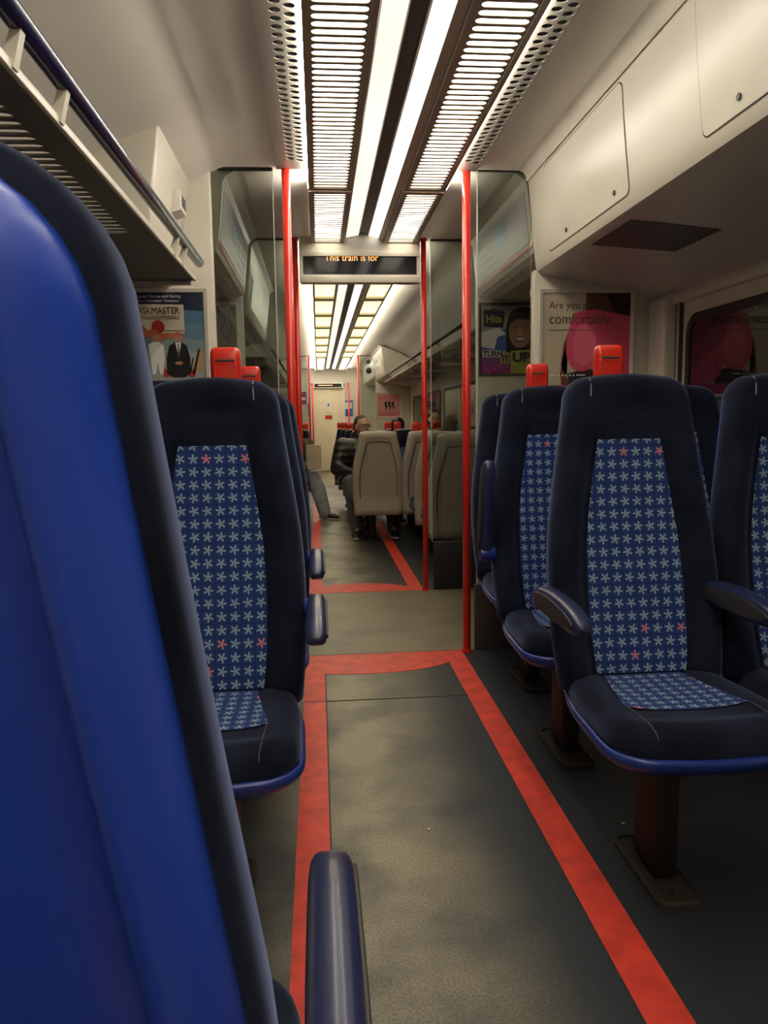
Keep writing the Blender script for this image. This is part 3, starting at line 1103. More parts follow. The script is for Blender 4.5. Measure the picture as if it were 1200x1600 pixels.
def hatch(label, y0, y1, locks, z0=1.885, z1=2.238):
    t = empty('access_hatch', label, 'access hatch', (0, 0, 0), 0, 'access hatches')
    def sheet(a0, a1, b0, b1, r, off, th):
        bm = bmesh.new()
        pts = rrect(a0, a1, b0, b1, r)
        zs = [b0 + r * (1 - math.cos(math.pi / 2 * k / 6)) for k in range(7)] + [b0 + r + (b1 - b0 - 2 * r) * k / 6 for k in range(1, 6)] + [b1 - r * (1 - math.cos(math.pi / 2 * k / 6)) for k in range(6, -1, -1)]
        # columns of the rounded plate, laid on the curved face
        rows = []
        for z in zs:
            xs_ = []
            ins = 0.0
            if z < b0 + r:
                ins = r - math.sqrt(max(0, r * r - (b0 + r - z) ** 2))
            if z > b1 - r:
                ins = r - math.sqrt(max(0, r * r - (z - b1 + r) ** 2))
            rows.append((z, a0 + ins, a1 - ins))
        V = [[[bm.verts.new((face_x(z) - off - dd, y, z)) for y in (l, rr)] for z, l, rr in rows] for dd in (0, th)]
        for k in range(len(rows) - 1):
            bm.faces.new((V[1][k][0], V[1][k][1], V[1][k + 1][1], V[1][k + 1][0]))
            for s in (0, 1):
                bm.faces.new((V[0][k][s], V[0][k + 1][s], V[1][k + 1][s], V[1][k][s]))
        return bm
    link('gap', sheet(y0 - .004, y1 + .004, z0 - .004, z1 + .004, .03, .0, .0012), M['groove'], t)
    link('plate', sheet(y0, y1, z0, z1, .028, .0, .0026), M['bulk'], t, crease=.7)
    for y in locks:
        bm = bmesh.new()
        z = z0 + .035
        tube(bm, [(face_x(z) - .002, y, z), (face_x(z) - .0065, y, z)], .009, 12)
        link('lock', bm, M['black'], t)
    return t


hatch('access hatch with two locks on the right bulkhead, nearer the glass screen', 2.58, 3.47, (2.70, 3.22))
hatch('access hatch with one lock high at the right edge of the bulkhead', 1.62, 2.085, (1.90,))
bm = bmesh.new()
uz = lambda x: 1.833 - (x - 1.078) * .172
loft(bm, [[(x, y, uz(x) + d) for x, y in ((1.10, 2.69), (1.39, 2.60), (1.39, 2.95), (1.10, 3.07))] for d in (.004, -.003)])
o = link('vent_plate', bm, M['darkstrip'])
tag(o, 'dark flat plate on the underside of the right bulkhead', 'plate')

# ================================================================== DISPLAY
t = empty('destination_display', 'dark destination display with orange letters hanging from the ceiling over the aisle', 'display', (.293, YB - .05, 2.115))
bm = bmesh.new()
A, B = rrect(-.384, .384, -.098, .20, .02), rrect(-.362, .362, -.045, .068, .008)
ro = [[(x, yy, z) for x, z in P] for P, yy in ((A, .06), (A, .0), (B, .0), (B, .02))]
loft(bm, ro, cap=False)
poly(bm, [(x, .06, z) for x, z in A])
link('housing', bm, M['cream'], t)
link('lower_lip', mkbox(-.384, .384, -.012, .0, -.098, -.052), M['cream'], t, bevel=.006)
link('screen', mkbox(-.362, .362, .012, .018, -.048, .071), M['display'], t)
link('upper_lip', mkbox(-.384, .384, -.006, .008, .067, .10), M['cream'], t, bevel=.002)
text('lettering', 'This train is for', .056, (-.225, .0105, .042), M['led'], t, xs=.98)

# ================================================================== POSTERS
def pm(name, col, rough=.35):
    return mat('print_' + name, col, rough, var=.05)


P = dict(sky2=pm('sky_mid', (.11, .20, .27)), sky3=pm('sky_low', (.20, .27, .28)), pink2=pm('pink_light', (.74, .14, .20)), beige=pm('beige', (.50, .43, .30)), pink=pm('pink', (.66, .08, .14)), brown=pm('brown', (.14, .055, .03)), dark=pm('dark', (.03, .018, .015)), ink=pm('ink', (.12, .07, .05)), white=pm('white', (.75, .72, .66)),
         navy=pm('navy', (.012, .02, .045)), sky=pm('sky', (.07, .16, .26)), cloud=pm('cloud', (.32, .33, .30)), cream=pm('paper', (.60, .52, .40)), redp=pm('red', (.42, .03, .02)), orange=pm('orange', (.50, .13, .06)), wood=pm('wood', (.42, .28, .14)), black=pm('black', (.008, .008, .01)),
         grey=pm('grey', (.30, .28, .25)), lime=pm('lime', (.33, .40, .06)), purple=pm('purple', (.22, .03, .22)), skin=pm('skin', (.40, .20, .13)), blue=pm('blue', (.05, .12, .42)), lblue=pm('light_blue', (.22, .48, .70)), magenta=pm('magenta', (.50, .03, .20)), salmon=pm('salmon', (.62, .30, .27)), map=pm('map', (.40, .41, .42)))


def poster(label, x0, x1, z0, z1, y, bg, frame='cream', fw=.022, cat='poster'):
    t = empty('poster', label, cat, (0, y, 0))
    bm = bmesh.new()
    A, B = [(x0 - fw, z0 - fw), (x1 + fw, z0 - fw), (x1 + fw, z1 + fw), (x0 - fw, z1 + fw)], [(x0, z0), (x1, z0), (x1, z1), (x0, z1)]
    loft(bm, [[(x, yy, z) for x, z in Q] for Q, yy in ((A, 0), (A, -.010), ([(a + (.006 if a < (x0 + x1) / 2 else -.006), b + (.006 if b < (z0 + z1) / 2 else -.006)) for a, b in A], -.014), (B, -.010), (B, 0))], cap=False)
    link('frame', bm, M[frame], t)
    pr = link('print', mkbox(x0, x1, -.004, 0, z0, z1), P[bg], t)
    return t, pr


def shape(parent, pts, m, lift, name='print_shape', clip=None):
    if clip:
        x0, x1, z0, z1 = clip
        for ax, lim, sg in ((0, x0, 1), (0, x1, -1), (1, z0, 1), (1, z1, -1)):
            out = []
            for i, p in enumerate(pts):
                q = pts[(i + 1) % len(pts)]
                pi, qi = (p[ax] - lim) * sg >= 0, (q[ax] - lim) * sg >= 0
                if pi:
                    out.append(p)
                if pi != qi:
                    tt = (lim - p[ax]) / (q[ax] - p[ax])
                    out.append((p[0] + (q[0] - p[0]) * tt, p[1] + (q[1] - p[1]) * tt))
            pts = out
    bm = bmesh.new()
    poly(bm, [(x, -.004 - lift * .0003, z) for x, z in pts])
    return link(name, bm, P[m], parent)


# pink poster on the near right screen wall
t, pr = poster('cream poster with pink shorts and the words about sitting comfortably', 1.088, 1.520, 1.255, 1.742, YA, 'beige')
c = (1.088, 1.520, 1.255, 1.742)
shape(pr, [(1.30, 1.742), (1.52, 1.742), (1.52, 1.60), (1.30, 1.64)], 'brown', 1, clip=c)
shape(pr, [(1.40, 1.742), (1.43, 1.66), (1.46, 1.64), (1.52, 1.63), (1.52, 1.742)], 'dark', 2, clip=c)
shape(pr, [(1.215, 1.56), (1.192, 1.50), (1.178, 1.40), (1.21, 1.34), (1.30, 1.33), (1.38, 1.36), (1.38, 1.255), (1.19, 1.255), (1.175, 1.36)], 'brown', 1, clip=c)
shape(pr, [(1.21, 1.36), (1.31, 1.385), (1.38, 1.37), (1.40, 1.255), (1.25, 1.255), (1.225, 1.31)], 'dark', 2, clip=c)
shape(pr, [(1.27, 1.655), (1.35, 1.665), (1.45, 1.645), (1.53, 1.63), (1.53, 1.30), (1.47, 1.30), (1.40, 1.315), (1.365, 1.35), (1.345, 1.40), (1.33, 1.385), (1.29, 1.37), (1.25, 1.375), (1.225, 1.40), (1.205, 1.45), (1.205, 1.52), (1.225, 1.60), (1.245, 1.645)], 'pink', 3, clip=c)
shape(pr, [(1.235, 1.50), (1.255, 1.575), (1.30, 1.60), (1.345, 1.57), (1.355, 1.49), (1.33, 1.42), (1.285, 1.395), (1.245, 1.42)], 'pink2', 4, clip=c)
shape(pr, [(1.37, 1.36), (1.385, 1.43), (1.40, 1.54), (1.392, 1.43), (1.385, 1.36)], 'magenta', 5, clip=c)
shape(pr, [(1.088, 1.255), (1.52, 1.255), (1.52, 1.306), (1.088, 1.306)], 'magenta', 4)
text('lettering', 'Are you sitting', .050, (1.118, -.0062, 1.668), P['ink'], pr, xs=.92)
text('lettering', 'comfortably.', .068, (1.118, -.0062, 1.598), P['ink'], pr, xs=.92)
shape(pr, [(1.118, 1.566), (1.36, 1.566), (1.36, 1.569), (1.118, 1.569)], 'ink', 6)
for k in range(5):
    shape(pr, ellipse(1.170 + .018 * k, 1.352, .005, .005, 10), 'white', 6)
for a, b in ((1.125, 1.152), (1.256, 1.30)):
    shape(pr, [(a, 1.350), (b, 1.350), (b, 1.356), (a, 1.356)], 'white', 6)

# poster on the near left screen wall
t, pr = poster('poster with a black-suited figure and typewriter lettering on the left screen wall', -.945, -.512, 1.262, 1.745, YA, 'sky')
c = (-.945, -.512, 1.262, 1.745)
shape(pr, [(-.945, 1.55), (-.512, 1.53), (-.512, 1.60), (-.945, 1.62)], 'sky2', 1)
shape(pr, [(-.945, 1.48), (-.512, 1.47), (-.512, 1.53), (-.945, 1.55)], 'sky3', 1)
shape(pr, [(-.945, 1.69), (-.512, 1.66), (-.512, 1.745), (-.945, 1.745)], 'navy', 1)
shape(pr, [(-.945, 1.262), (-.512, 1.262), (-.512, 1.345), (-.945, 1.345)], 'navy', 1)
shape(pr, [(-.945, 1.345), (-.512, 1.345), (-.512, 1.46), (-.60, 1.485), (-.945, 1.48)], 'cloud', 2)
shape(pr, [(-.93, 1.565), (-.603, 1.560), (-.603, 1.690), (-.93, 1.695)], 'cream', 3)
text('lettering', 'TASKMASTER:', .044, (-.615, -.0062, 1.648), P['black'], pr, xs=.80, align='RIGHT')
text('lettering', 'THE LIVE EXPERIENCE', .024, (-.622, -.0062, 1.624), P['ink'], pr, xs=.80, align='RIGHT')
text('lettering', 'with great Games and Daring', .019, (-.615, -.0062, 1.722), P['white'], pr, xs=1.0, align='RIGHT')
text('lettering', 'become a Taskmaster Champion', .017, (-.622, -.0062, 1.702), P['white'], pr, xs=1.0, align='RIGHT')
shape(pr, [(-.75, 1.572), (-.605, 1.568), (-.605, 1.573), (-.75, 1.577)], 'ink', 4)
shape(pr, ellipse(-.722, 1.590, .030, .030), 'redp', 5)
for q, (ex, ez, rx, rz, rt_) in enumerate(((-.80, 1.585, .040, .014, -.7), (-.765, 1.560, .045, .017, .25), (-.725, 1.545, .030, .016, -.3), (-.69, 1.548, .035, .014, .2), (-.64, 1.545, .035, .013, -.2))):
    shape(pr, ellipse(ex, ez, rx, rz, rot=rt_), 'orange', 5.3 + .3 * q)
# seated figure in white
shape(pr, ellipse(-.735, 1.535, .017, .022), 'skin', 7)
shape(pr, [(-.770, 1.51), (-.745, 1.522), (-.722, 1.522), (-.700, 1.505), (-.698, 1.44), (-.708, 1.375), (-.722, 1.375), (-.730, 1.43), (-.742, 1.375), (-.756, 1.375), (-.762, 1.44)], 'white', 7.3)
# seated figure in the black suit
shape(pr, [(-.690, 1.375), (-.690, 1.45), (-.675, 1.505), (-.650, 1.520), (-.618, 1.520), (-.596, 1.505), (-.582, 1.45), (-.584, 1.375), (-.610, 1.360), (-.660, 1.360)], 'black', 7.6)
shape(pr, ellipse(-.634, 1.540, .017, .023), 'skin', 8)
shape(pr, ellipse(-.634, 1.556, .018, .010), 'orange', 9)
shape(pr, [(-.648, 1.519), (-.620, 1.519), (-.634, 1.455)], 'white', 8)
shape(pr, [(-.636, 1.512), (-.632, 1.512), (-.631, 1.465), (-.637, 1.465)], 'black', 9)
shape(pr, ellipse(-.634, 1.425, .018, .008), 'skin', 9)
for a in (-.708, -.592):
    shape(pr, [(a, 1.362), (a + .030, 1.362), (a + .026, 1.395), (a + .004, 1.400)], 'redp', 6)
shape(pr, [(-.585, 1.385), (-.525, 1.385), (-.512, 1.49), (-.545, 1.47)], 'wood', 5)
shape(pr, [(-.575, 1.375), (-.562, 1.375), (-.535, 1.490), (-.544, 1.490)], 'black', 6)
shape(pr, [(-.590, 1.375), (-.582, 1.375), (-.566, 1.45), (-.572, 1.45)], 'black', 6)
shape(pr, [(-.655, 1.318), (-.620, 1.318), (-.620, 1.342), (-.655, 1.342)], 'redp', 5)
shape(pr, [(-.612, 1.318), (-.545, 1.318), (-.545, 1.342), (-.612, 1.342)], 'black', 5)
shape(pr, [(-.560, 1.29), (-.538, 1.29), (-.543, 1.345), (-.556, 1.33)], 'wood', 6)
text('lettering', 'on stage now', .028, (-.625, -.0064, 1.283), P['white'], pr, align='RIGHT')

# radio poster behind the right glass
t, pr = poster('radio poster with a grinning face, seen through the right glass screen', 1.08, 1.44, 1.445, 1.885, YB, 'cloud', frame='shelf', fw=.015)
c = (1.08, 1.44, 1.445, 1.885)
shape(pr, [(1.08, 1.56), (1.28, 1.60), (1.28, 1.74), (1.08, 1.70)], 'blue', 1, clip=c)
shape(pr, [(1.08, 1.71), (1.20, 1.74), (1.25, 1.70), (1.19, 1.68), (1.17, 1.60), (1.08, 1.62)], 'white', 2, clip=c)
shape(pr, [(1.08, 1.445), (1.44, 1.445), (1.44, 1.56), (1.08, 1.57)], 'purple', 2, clip=c)
for k in range(5):
    shape(pr, [(1.08 + .05 * k, 1.445), (1.10 + .05 * k, 1.445), (1.06 + .05 * k, 1.50), (1.04 + .05 * k, 1.50)], 'magenta', 3, clip=c)
shape(pr, [(1.25, 1.57), (1.25, 1.75), (1.27, 1.83), (1.33, 1.87), (1.44, 1.87), (1.44, 1.60)], 'black', 3, clip=c)
shape(pr, ellipse(1.345, 1.715, .078, .105, rot=-.1), 'skin', 4, clip=c)
shape(pr, [(1.265, 1.80), (1.30, 1.84), (1.38, 1.85), (1.43, 1.80), (1.40, 1.79), (1.33, 1.80), (1.29, 1.775)], 'black', 5, clip=c)
shape(pr, ellipse(1.345, 1.665, .034, .018), 'brown', 5, clip=c)
shape(pr, ellipse(1.345, 1.668, .029, .010), 'white', 6, clip=c)
for a in (1.315, 1.375):
    shape(pr, ellipse(a, 1.742, .010, .006, 12), 'dark', 5, clip=c)
shape(pr, [(1.337, 1.735), (1.35, 1.735), (1.36, 1.69), (1.33, 1.69)], 'salmon', 5, clip=c)
shape(pr, [(1.10, 1.745), (1.23, 1.74), (1.24, 1.845), (1.17, 1.86), (1.16, 1.875), (1.15, 1.855), (1.10, 1.855)], 'navy', 4, clip=c)
text('lettering', 'Hits', .066, (1.113, -.0066, 1.775), P['lime'], pr, xs=.95, bold=.002)
shape(pr, [(1.09, 1.55), (1.21, 1.55), (1.21, 1.595), (1.09, 1.595)], 'white', 5, clip=c)
shape(pr, [(1.21, 1.51), (1.27, 1.51), (1.27, 1.58), (1.21, 1.58)], 'lime', 5, clip=c)
shape(pr, [(1.28, 1.445), (1.44, 1.445), (1.44, 1.60), (1.28, 1.59)], 'lime', 5, clip=c)
text('lettering', 'TURN', .048, (1.095, -.0070, 1.556), P['black'], pr, bold=.002)
text('lettering', 'IT', .056, (1.222, -.0070, 1.522), P['black'], pr, bold=.002)
text('lettering', 'UP', .085, (1.29, -.0070, 1.520), P['navy'], pr, bold=.004, xs=1.15)

# network map on the left second screen wall
t, pr = poster('grey line map framed on the wall behind the left glass, beside the red handles', -.90, -.508, 1.44, 1.885, YB, 'grey', fw=.018)
for k, pts in enumerate(([(-.62, 1.86), (-.57, 1.80), (-.60, 1.72), (-.55, 1.66)], [(-.60, 1.66), (-.54, 1.58), (-.58, 1.50)], [(-.56, 1.86), (-.53, 1.76), (-.56, 1.68)], [(-.85, 1.8), (-.7, 1.7), (-.66, 1.55)])):
    bm = bmesh.new()
    tube(bm, [(x, -.0045, z) for x, z in pts], .0025, 6)
    link('map_line', bm, P['ink'], pr)
shape(pr, [(-.58, 1.455), (-.52, 1.455), (-.52, 1.47), (-.58, 1.47)], 'black', 3)

# line diagrams on the door headers
def route(label, sgn):
    cx = .305
    t = empty('route_diagram', label, 'route diagram', (0, 0, 0), 0, 'route diagrams')
    fx = lambda z: cx + sgn * (interp([(1.965, .747), (2.06, .735), (2.25, .715)], z) - .002)
    def sheet(y0, y1, z0, z1, off):
        bm = bmesh.new()
        loft(bm, [[(fx(z) - sgn * (off + dd), y, z) for y, z in ((y0, z0), (y1, z0), (y1, z1), (y0, z1))] for dd in (0, .001)])
        return bm
    b = link('board', sheet(YA + .10, YB - .08, 1.995, 2.235, .0), P['map'], t)
    link('colour_block', sheet(YA + .50, YA + .72, 2.10, 2.19, .001), P['lblue'], b)
    for k in range(4):
        link('route_line', sheet(YA + .78, YB - .18, 2.04 + .045 * k, 2.044 + .045 * k, .001), P['lblue'], b)
    link('red_band', sheet(YA + .05, YB - .03, 1.968, 1.985, .001), P['redp'], t)
    return t


route('pale route diagram over the doors, behind the left glass screen', -1)
route('pale route diagram over the doors, seen through the right glass screen', 1)

# far posters
t, pr = poster('small pink poster with three black figures on the far right wall', 1.085, 1.50, 1.21, 1.62, YC, 'salmon', fw=.03)
for k in range(4):
    shape(pr, [(1.11, 1.585 - .012 * k * 2), (1.475, 1.585 - .024 * k), (1.475, 1.575 - .024 * k), (1.11, 1.575 - .024 * k)], 'pink', 1)
    shape(pr, [(1.11, 1.29 - .022 * k), (1.475, 1.29 - .022 * k), (1.475, 1.28 - .022 * k), (1.11, 1.28 - .022 * k)], 'pink', 1)
for k in range(3):
    a = 1.215 + .065 * k
    shape(pr, [(a, 1.48), (a + .05, 1.47), (a + .03, 1.41), (a + .055, 1.40), (a + .025, 1.31), (a + .02, 1.38), (a - .005, 1.40)], 'black', 2)
t, pr = poster('small blue poster behind the red pole beside the end door', .60, .80, 1.24, 1.60, YD, 'blue', fw=.015)
shape(pr, [(.62, 1.40), (.78, 1.42), (.78, 1.55), (.62, 1.56)], 'white', 1)
shape(pr, [(.66, 1.25), (.74, 1.25), (.72, 1.40), (.68, 1.40)], 'black', 2)
t, pr = poster('small purple poster at the far left, beside the red poles', -.46, -.24, 1.52, 1.80, YD, 'purple', fw=.012)
shape(pr, [(-.44, 1.62), (-.26, 1.62), (-.26, 1.68), (-.44, 1.68)], 'white', 1)

# ------------------------------------------------------------------ end door
ed = struct(link('door_1', mkbox(-.12, .58, YD - .035, YD - .002, .02, 1.93), mat('door_cream', (.66, .58, .40), .4, var=.04), bevel=.006), 'cream end door')
for lb, m_, z0, z1, hw in (('notice_white', 'white', 1.44, 1.56, .055), ('notice_red', 'redp', 1.18, 1.27, .08), ('notice_yellow', 'cream', 1.29, 1.36, .05)):
    link('notice', mkbox(.25 - hw, .25 + hw, YD - .038, YD - .034, z0, z1), P[m_], ed)
link('notice_symbol', mkbox(.23, .27, YD - .0395, YD - .037, 1.48, 1.53), P['blue'], ed)
bm = bmesh.new()
for a in ((-.16, -.12, 0, 1.97), (.58, .62, 0, 1.97), (-.16, .62, 1.93, 1.97)):
    box(bm, a[0], a[1], YD - .05, YD - .001, a[2], a[3])
link('door_frame', bm, M['white'], ed)
t = empty('destination_display', 'small dark display above the end door', 'display', (.25, YD - .10, 1.93))
link('housing', mkbox(-.34, .34, 0, .098, -.06, .06), M['white'], t, bevel=.01)
link('screen', mkbox(-.30, .30, -.004, .002, -.035, .042), M['display'], t)
link('lettering', mkbox(-.22, .1, -.006, -.0035, .0, .012), M['led'], t)
o = tag(link('control_panel', mkbox(-.21, -.17, YD - .03, YD - .001, 1.25, 1.55), M['darkstrip'], bevel=.006), 'dark control panel left of the end door', 'panel')
# domed camera and small sensor on the third screen wall
t = empty('dome_camera', 'black domed camera high on the far right screen', 'camera', (.93, YC - .045, 2.03))
bm = bmesh.new()
bmesh.ops.create_uvsphere(bm, u_segments=16, v_segments=10, radius=.055)
link('dome', bm, M['black'], t, smooth=True)
bm = bmesh.new()
tube(bm, [(0, .056, 0), (0, -.005, 0)], .07, 18)
link('mount', bm, M['white'], t)
o = bmesh.new()
tube(o, [(.93, YC + .002, 2.19), (.93, YC - .03, 2.19)], .045, 16)
tag(link('ceiling_sensor', o, M['shelf'], bevel=.008), 'small grey sensor above the domed camera', 'sensor')

# ------------------------------------------------------------------ crumbs on the floor
for lb, x, y in (('pale crumb on the dark floor beside the nearest right seat leg', .835, 2.0), ('tiny white crumb on the worn aisle floor', .285, 2.03)):
    bm = bmesh.new()
    bmesh.ops.create_icosphere(bm, subdivisions=1, radius=.006)
    for v in bm.verts:
        v.co = Vector((v.co.x * random.uniform(.6, 1.3) + x, v.co.y * random.uniform(.6, 1.2) + y, max(0.0002, v.co.z * .6 + .003)))
    tag(link('crumb', bm, P['cream']), lb, 'crumb')

# ================================================================== PEOPLE
def skin_bm(joints, edges):
    """limbs as tapered rounded segments; a voxel remesh then fuses them into one surface"""
    bm = bmesh.new()
    n = 18

    def rad(r):
        return r if isinstance(r, tuple) else (r, r)
    for a, b in edges:
        (pa, ra), (pb, rb) = joints[a], joints[b]
        pa, pb, ra, rb = Vector(pa), Vector(pb), rad(ra), rad(rb)
        t = pb - pa
        L_ = t.length
        t.normalize()
        if abs(t.z) > .75:
            u = Vector((1, 0, 0))
            u = (u - t * u.dot(t)).normalized()
        else:
            u = t.cross(Vector((0, 0, 1))).normalized()
            ra, rb = ((ra[0] + ra[1]) / 2,) * 2 if abs(ra[0] - ra[1]) > .02 else ra, ((rb[0] + rb[1]) / 2,) * 2 if abs(rb[0] - rb[1]) > .02 else rb
            if abs(ra[0] - ra[1]) > 1e-5 or abs(rb[0] - rb[1]) > 1e-5:
                pass
        v = t.cross(u)
        rings = []
        ea, eb = min(ra), min(rb)
        for k in range(5):                       # rounded start
            an = math.pi / 2 * (1 - k / 4)
            f = max(.05, math.cos(an))
            rings.append((pa - t * ea * math.sin(an), ra[0] * f, ra[1] * f))
        for k in range(1, 6):
            w = k / 6
            rings.append((pa + t * L_ * w, ra[0] + (rb[0] - ra[0]) * w, ra[1] + (rb[1] - ra[1]) * w))
        for k in range(5):
            an = math.pi / 2 * k / 4
            f = max(.05, math.cos(an))
            rings.append((pb + t * eb * math.sin(an), rb[0] * f, rb[1] * f))
        loft(bm, [[c + u * (x * math.cos(2 * math.pi * q / n)) + v * (y * math.sin(2 * math.pi * q / n)) for q in range(n)] for c, x, y in rings])
    return bm


def ball(bm, c, r, rot=None, seg=16):
    ret = bmesh.ops.create_uvsphere(bm, u_segments=seg, v_segments=seg * 3 // 4, radius=1)
    for v in ret['verts']:
        p = Vector((v.co.x * r[0], v.co.y * r[1], v.co.z * r[2]))
        if rot:
            p = rot @ p
        v.co = p + Vector(c)


def remesh(o, vox, smooth=2):
    md = o.modifiers.new('r', 'REMESH')
    md.mode = 'VOXEL'
    md.voxel_size = vox
    md.use_smooth_shade = True
    if smooth:
        s = o.modifiers.new('sm', 'SMOOTH')
        s.factor = .5
        s.iterations = smooth
    return o


def person(label, base, pose, look=0.0, tops='jacket_black', legs='trousers_grey', hair_m='hair_grey', shoes=True, glasses=False, puffy=False, long_hair=False, vox=.0075, group=None, leg_w=1.0):
    """pose: joint name -> world position; base is the Empty on the floor"""
    J = {k: Vector(v) for k, v in pose.items()}
    t = empty('person', label, 'person', base, 0, group)
    B = Vector(base)
    L_ = lambda v: tuple(Vector(v) - B)
    R = Matrix.Rotation(look, 3, 'Z')
    hc = J['head']
    jt = {'hip': (L_(J['hip']), (.13, .10)), 'chest': (L_(J['chest']), (.145, .10)), 'neckb': (L_(J['neck']), .058), 'skull': (L_(hc), .07)}
    ed = [('hip', 'chest'), ('chest', 'neckb'), ('neckb', 'skull')]
    for s in ('r', 'l'):
        if 'sh_' + s in J:
            jt['sh_' + s] = (L_(J['sh_' + s]), .055)
            jt['el_' + s] = (L_(J['el_' + s]), .040)
            jt['wr_' + s] = (L_(J['wr_' + s]), .027)
            ed += [('chest', 'sh_' + s), ('sh_' + s, 'el_' + s), ('el_' + s, 'wr_' + s)]
            # palm and fingers
            fw = (J['wr_' + s] - J['el_' + s]).normalized()
            sidev = fw.cross(Vector((0, 0, 1))).normalized()
            dn = Vector((0, 0, -1))
            pc = J['wr_' + s] + fw * .055
            jt['pm_' + s] = (L_(pc), (.034, .018))
            ed.append(('wr_' + s, 'pm_' + s))
            for fi, (off, ln) in enumerate(((-.03, .062), (-.01, .074), (.011, .070), (.031, .056))):
                p1 = pc + fw * .032 + sidev * off
                p2 = p1 + fw * ln * .55 + dn * .012
                p3 = p2 + fw * ln * .35 + dn * .026
                for q, (p, r) in enumerate(((p1, .0105), (p2, .0095), (p3, .008))):
                    jt['f%d%d_%s' % (fi, q, s)] = (L_(p), r)
                ed += [('pm_' + s, 'f%d0_%s' % (fi, s)), ('f%d0_%s' % (fi, s), 'f%d1_%s' % (fi, s)), ('f%d1_%s' % (fi, s), 'f%d2_%s' % (fi, s))]
            tb = pc - fw * .02 + sidev * (-.036 if s == 'r' else .036)
            jt['t0_' + s] = (L_(tb), .012)
            jt['t1_' + s] = (L_(tb + fw * .035 + sidev * (-.014 if s == 'r' else .014) + dn * .01), .010)
            ed += [('pm_' + s, 't0_' + s), ('t0_' + s, 't1_' + s)]
        if 'kn_' + s in J:
            jt['th_' + s] = (L_(J['th_' + s]), .085)
            jt['kn_' + s] = (L_(J['kn_' + s]), .058)
            jt['an_' + s] = (L_(J['an_' + s]), .030)
            toe = J['an_' + s].lerp(J['to_' + s], .7)
            toe.z = min(J['to_' + s].z, J['an_' + s].z) - .015
            jt['to_' + s] = (L_(toe), .017)
            ed += [('hip', 'th_' + s), ('th_' + s, 'kn_' + s), ('kn_' + s, 'an_' + s), ('an_' + s, 'to_' + s)]
    bm = skin_bm(jt, ed)
    h = Vector(L_(hc))
    rt = lambda v: h + R @ Vector(v)
    ball(bm, rt((0, .012, .025)), (.071, .090, .088), R)
    ball(bm, rt((0, -.012, -.035)), (.056, .066, .072), R)
    ball(bm, rt((0, -.040, -.078)), (.030, .030, .024), R, 12)
    ball(bm, rt((0, -.086, -.022)), (.012, .020, .017), R, 10)
    ball(bm, rt((0, -.078, -.002)), (.008, .014, .026), R, 10)
    ball(bm, rt((0, -.070, .028)), (.052, .016, .012), R, 12)
    ball(bm, rt((0, -.072, -.053)), (.024, .012, .007), R, 10)
    for sx in (-1, 1):
        ball(bm, rt((sx * .071, .012, -.005)), (.011, .020, .032), R, 10)
    body = remesh(link('body', bm, M['skin'], t, smooth=True), vox, 3)
    # eyes, mouth
    for sx in (-1, 1):
        bm = bmesh.new()
        ball(bm, rt((sx * .030, -.070, .006)), (.0115, .0095, .0075), R, 12)
        link('eye', bm, P['white'], t, smooth=True)
        bm = bmesh.new()
        ball(bm, rt((sx * .030, -.0775, .006)), (.005, .004, .005), R, 10)
        link('pupil', bm, P['black'], t, smooth=True)
    bm = bmesh.new()
    ball(bm, rt((0, -.079, -.053)), (.022, .007, .004), R, 12)
    link('mouth', bm, P['redp'], t, smooth=True)
    # hair
    bm = bmesh.new()
    ball(bm, rt((0, .026, .044)), (.076, .090, .078), R, 24)
    ball(bm, rt((0, .050, .0)), (.074, .070, .075), R, 20)
    if long_hair:
        ball(bm, rt((0, .055, -.09)), (.085, .050, .13), R, 20)
    for v in list(bm.verts):                     # free the face below the hair line
        q = R.transposed() @ (v.co - h)
        if q.y < .0 and q.z < .072:
            q.y = max(q.y, .0)
            v.co = h + R @ q
    hr = remesh(link('hair', bm, MH[hair_m], t, smooth=True), .006, 2)
    if glasses:
        bm = bmesh.new()
        for sx in (-1, 1):
            pts = [rt((sx * .031 + .024 * math.cos(a), -.094, .004 + .016 * math.sin(a))) for a in (2 * math.pi * k / 14 for k in range(15))]
            tube(bm, pts, .0022, 6)
            tube(bm, [rt((sx * .055, -.092, .008)), rt((sx * .077, -.02, .010)), rt((sx * .077, .012, .008))], .002, 6)
        tube(bm, [rt((-.009, -.096, .008)), rt((.009, -.096, .008))], .002, 6)
        link('glasses', bm, M['black'], t)
    # jacket
    pw = 1.16 if puffy else 1.0
    jt = {'chest': (L_(J['chest']), (.185 * pw, .125 * pw)), 'hip': (L_(J['hip'] + Vector((0, 0, .02))), (.165 * pw, .125 * pw)), 'neckb': (L_(J['neck'] - Vector((0, 0, .015))), .075)}
    ed = [('chest', 'hip'), ('chest', 'neckb')]
    for s in ('r', 'l'):
        if 'sh_' + s in J:
            mid = (J['sh_' + s] + J['el_' + s]) / 2
            jt['sh_' + s] = (L_(J['sh_' + s]), .078 * pw)
            jt['mi_' + s] = (L_(mid), .070 * pw)
            jt['el_' + s] = (L_(J['el_' + s]), .062 * pw)
            jt['wr_' + s] = (L_(J['wr_' + s] - (J['wr_' + s] - J['el_' + s]) * .12), .044 * pw)
            ed += [('chest', 'sh_' + s), ('sh_' + s, 'mi_' + s), ('mi_' + s, 'el_' + s), ('el_' + s, 'wr_' + s)]
    bm = skin_bm(jt, ed)
    jk = remesh(link('jacket', bm, MH[tops], t, smooth=True), .012, 5)
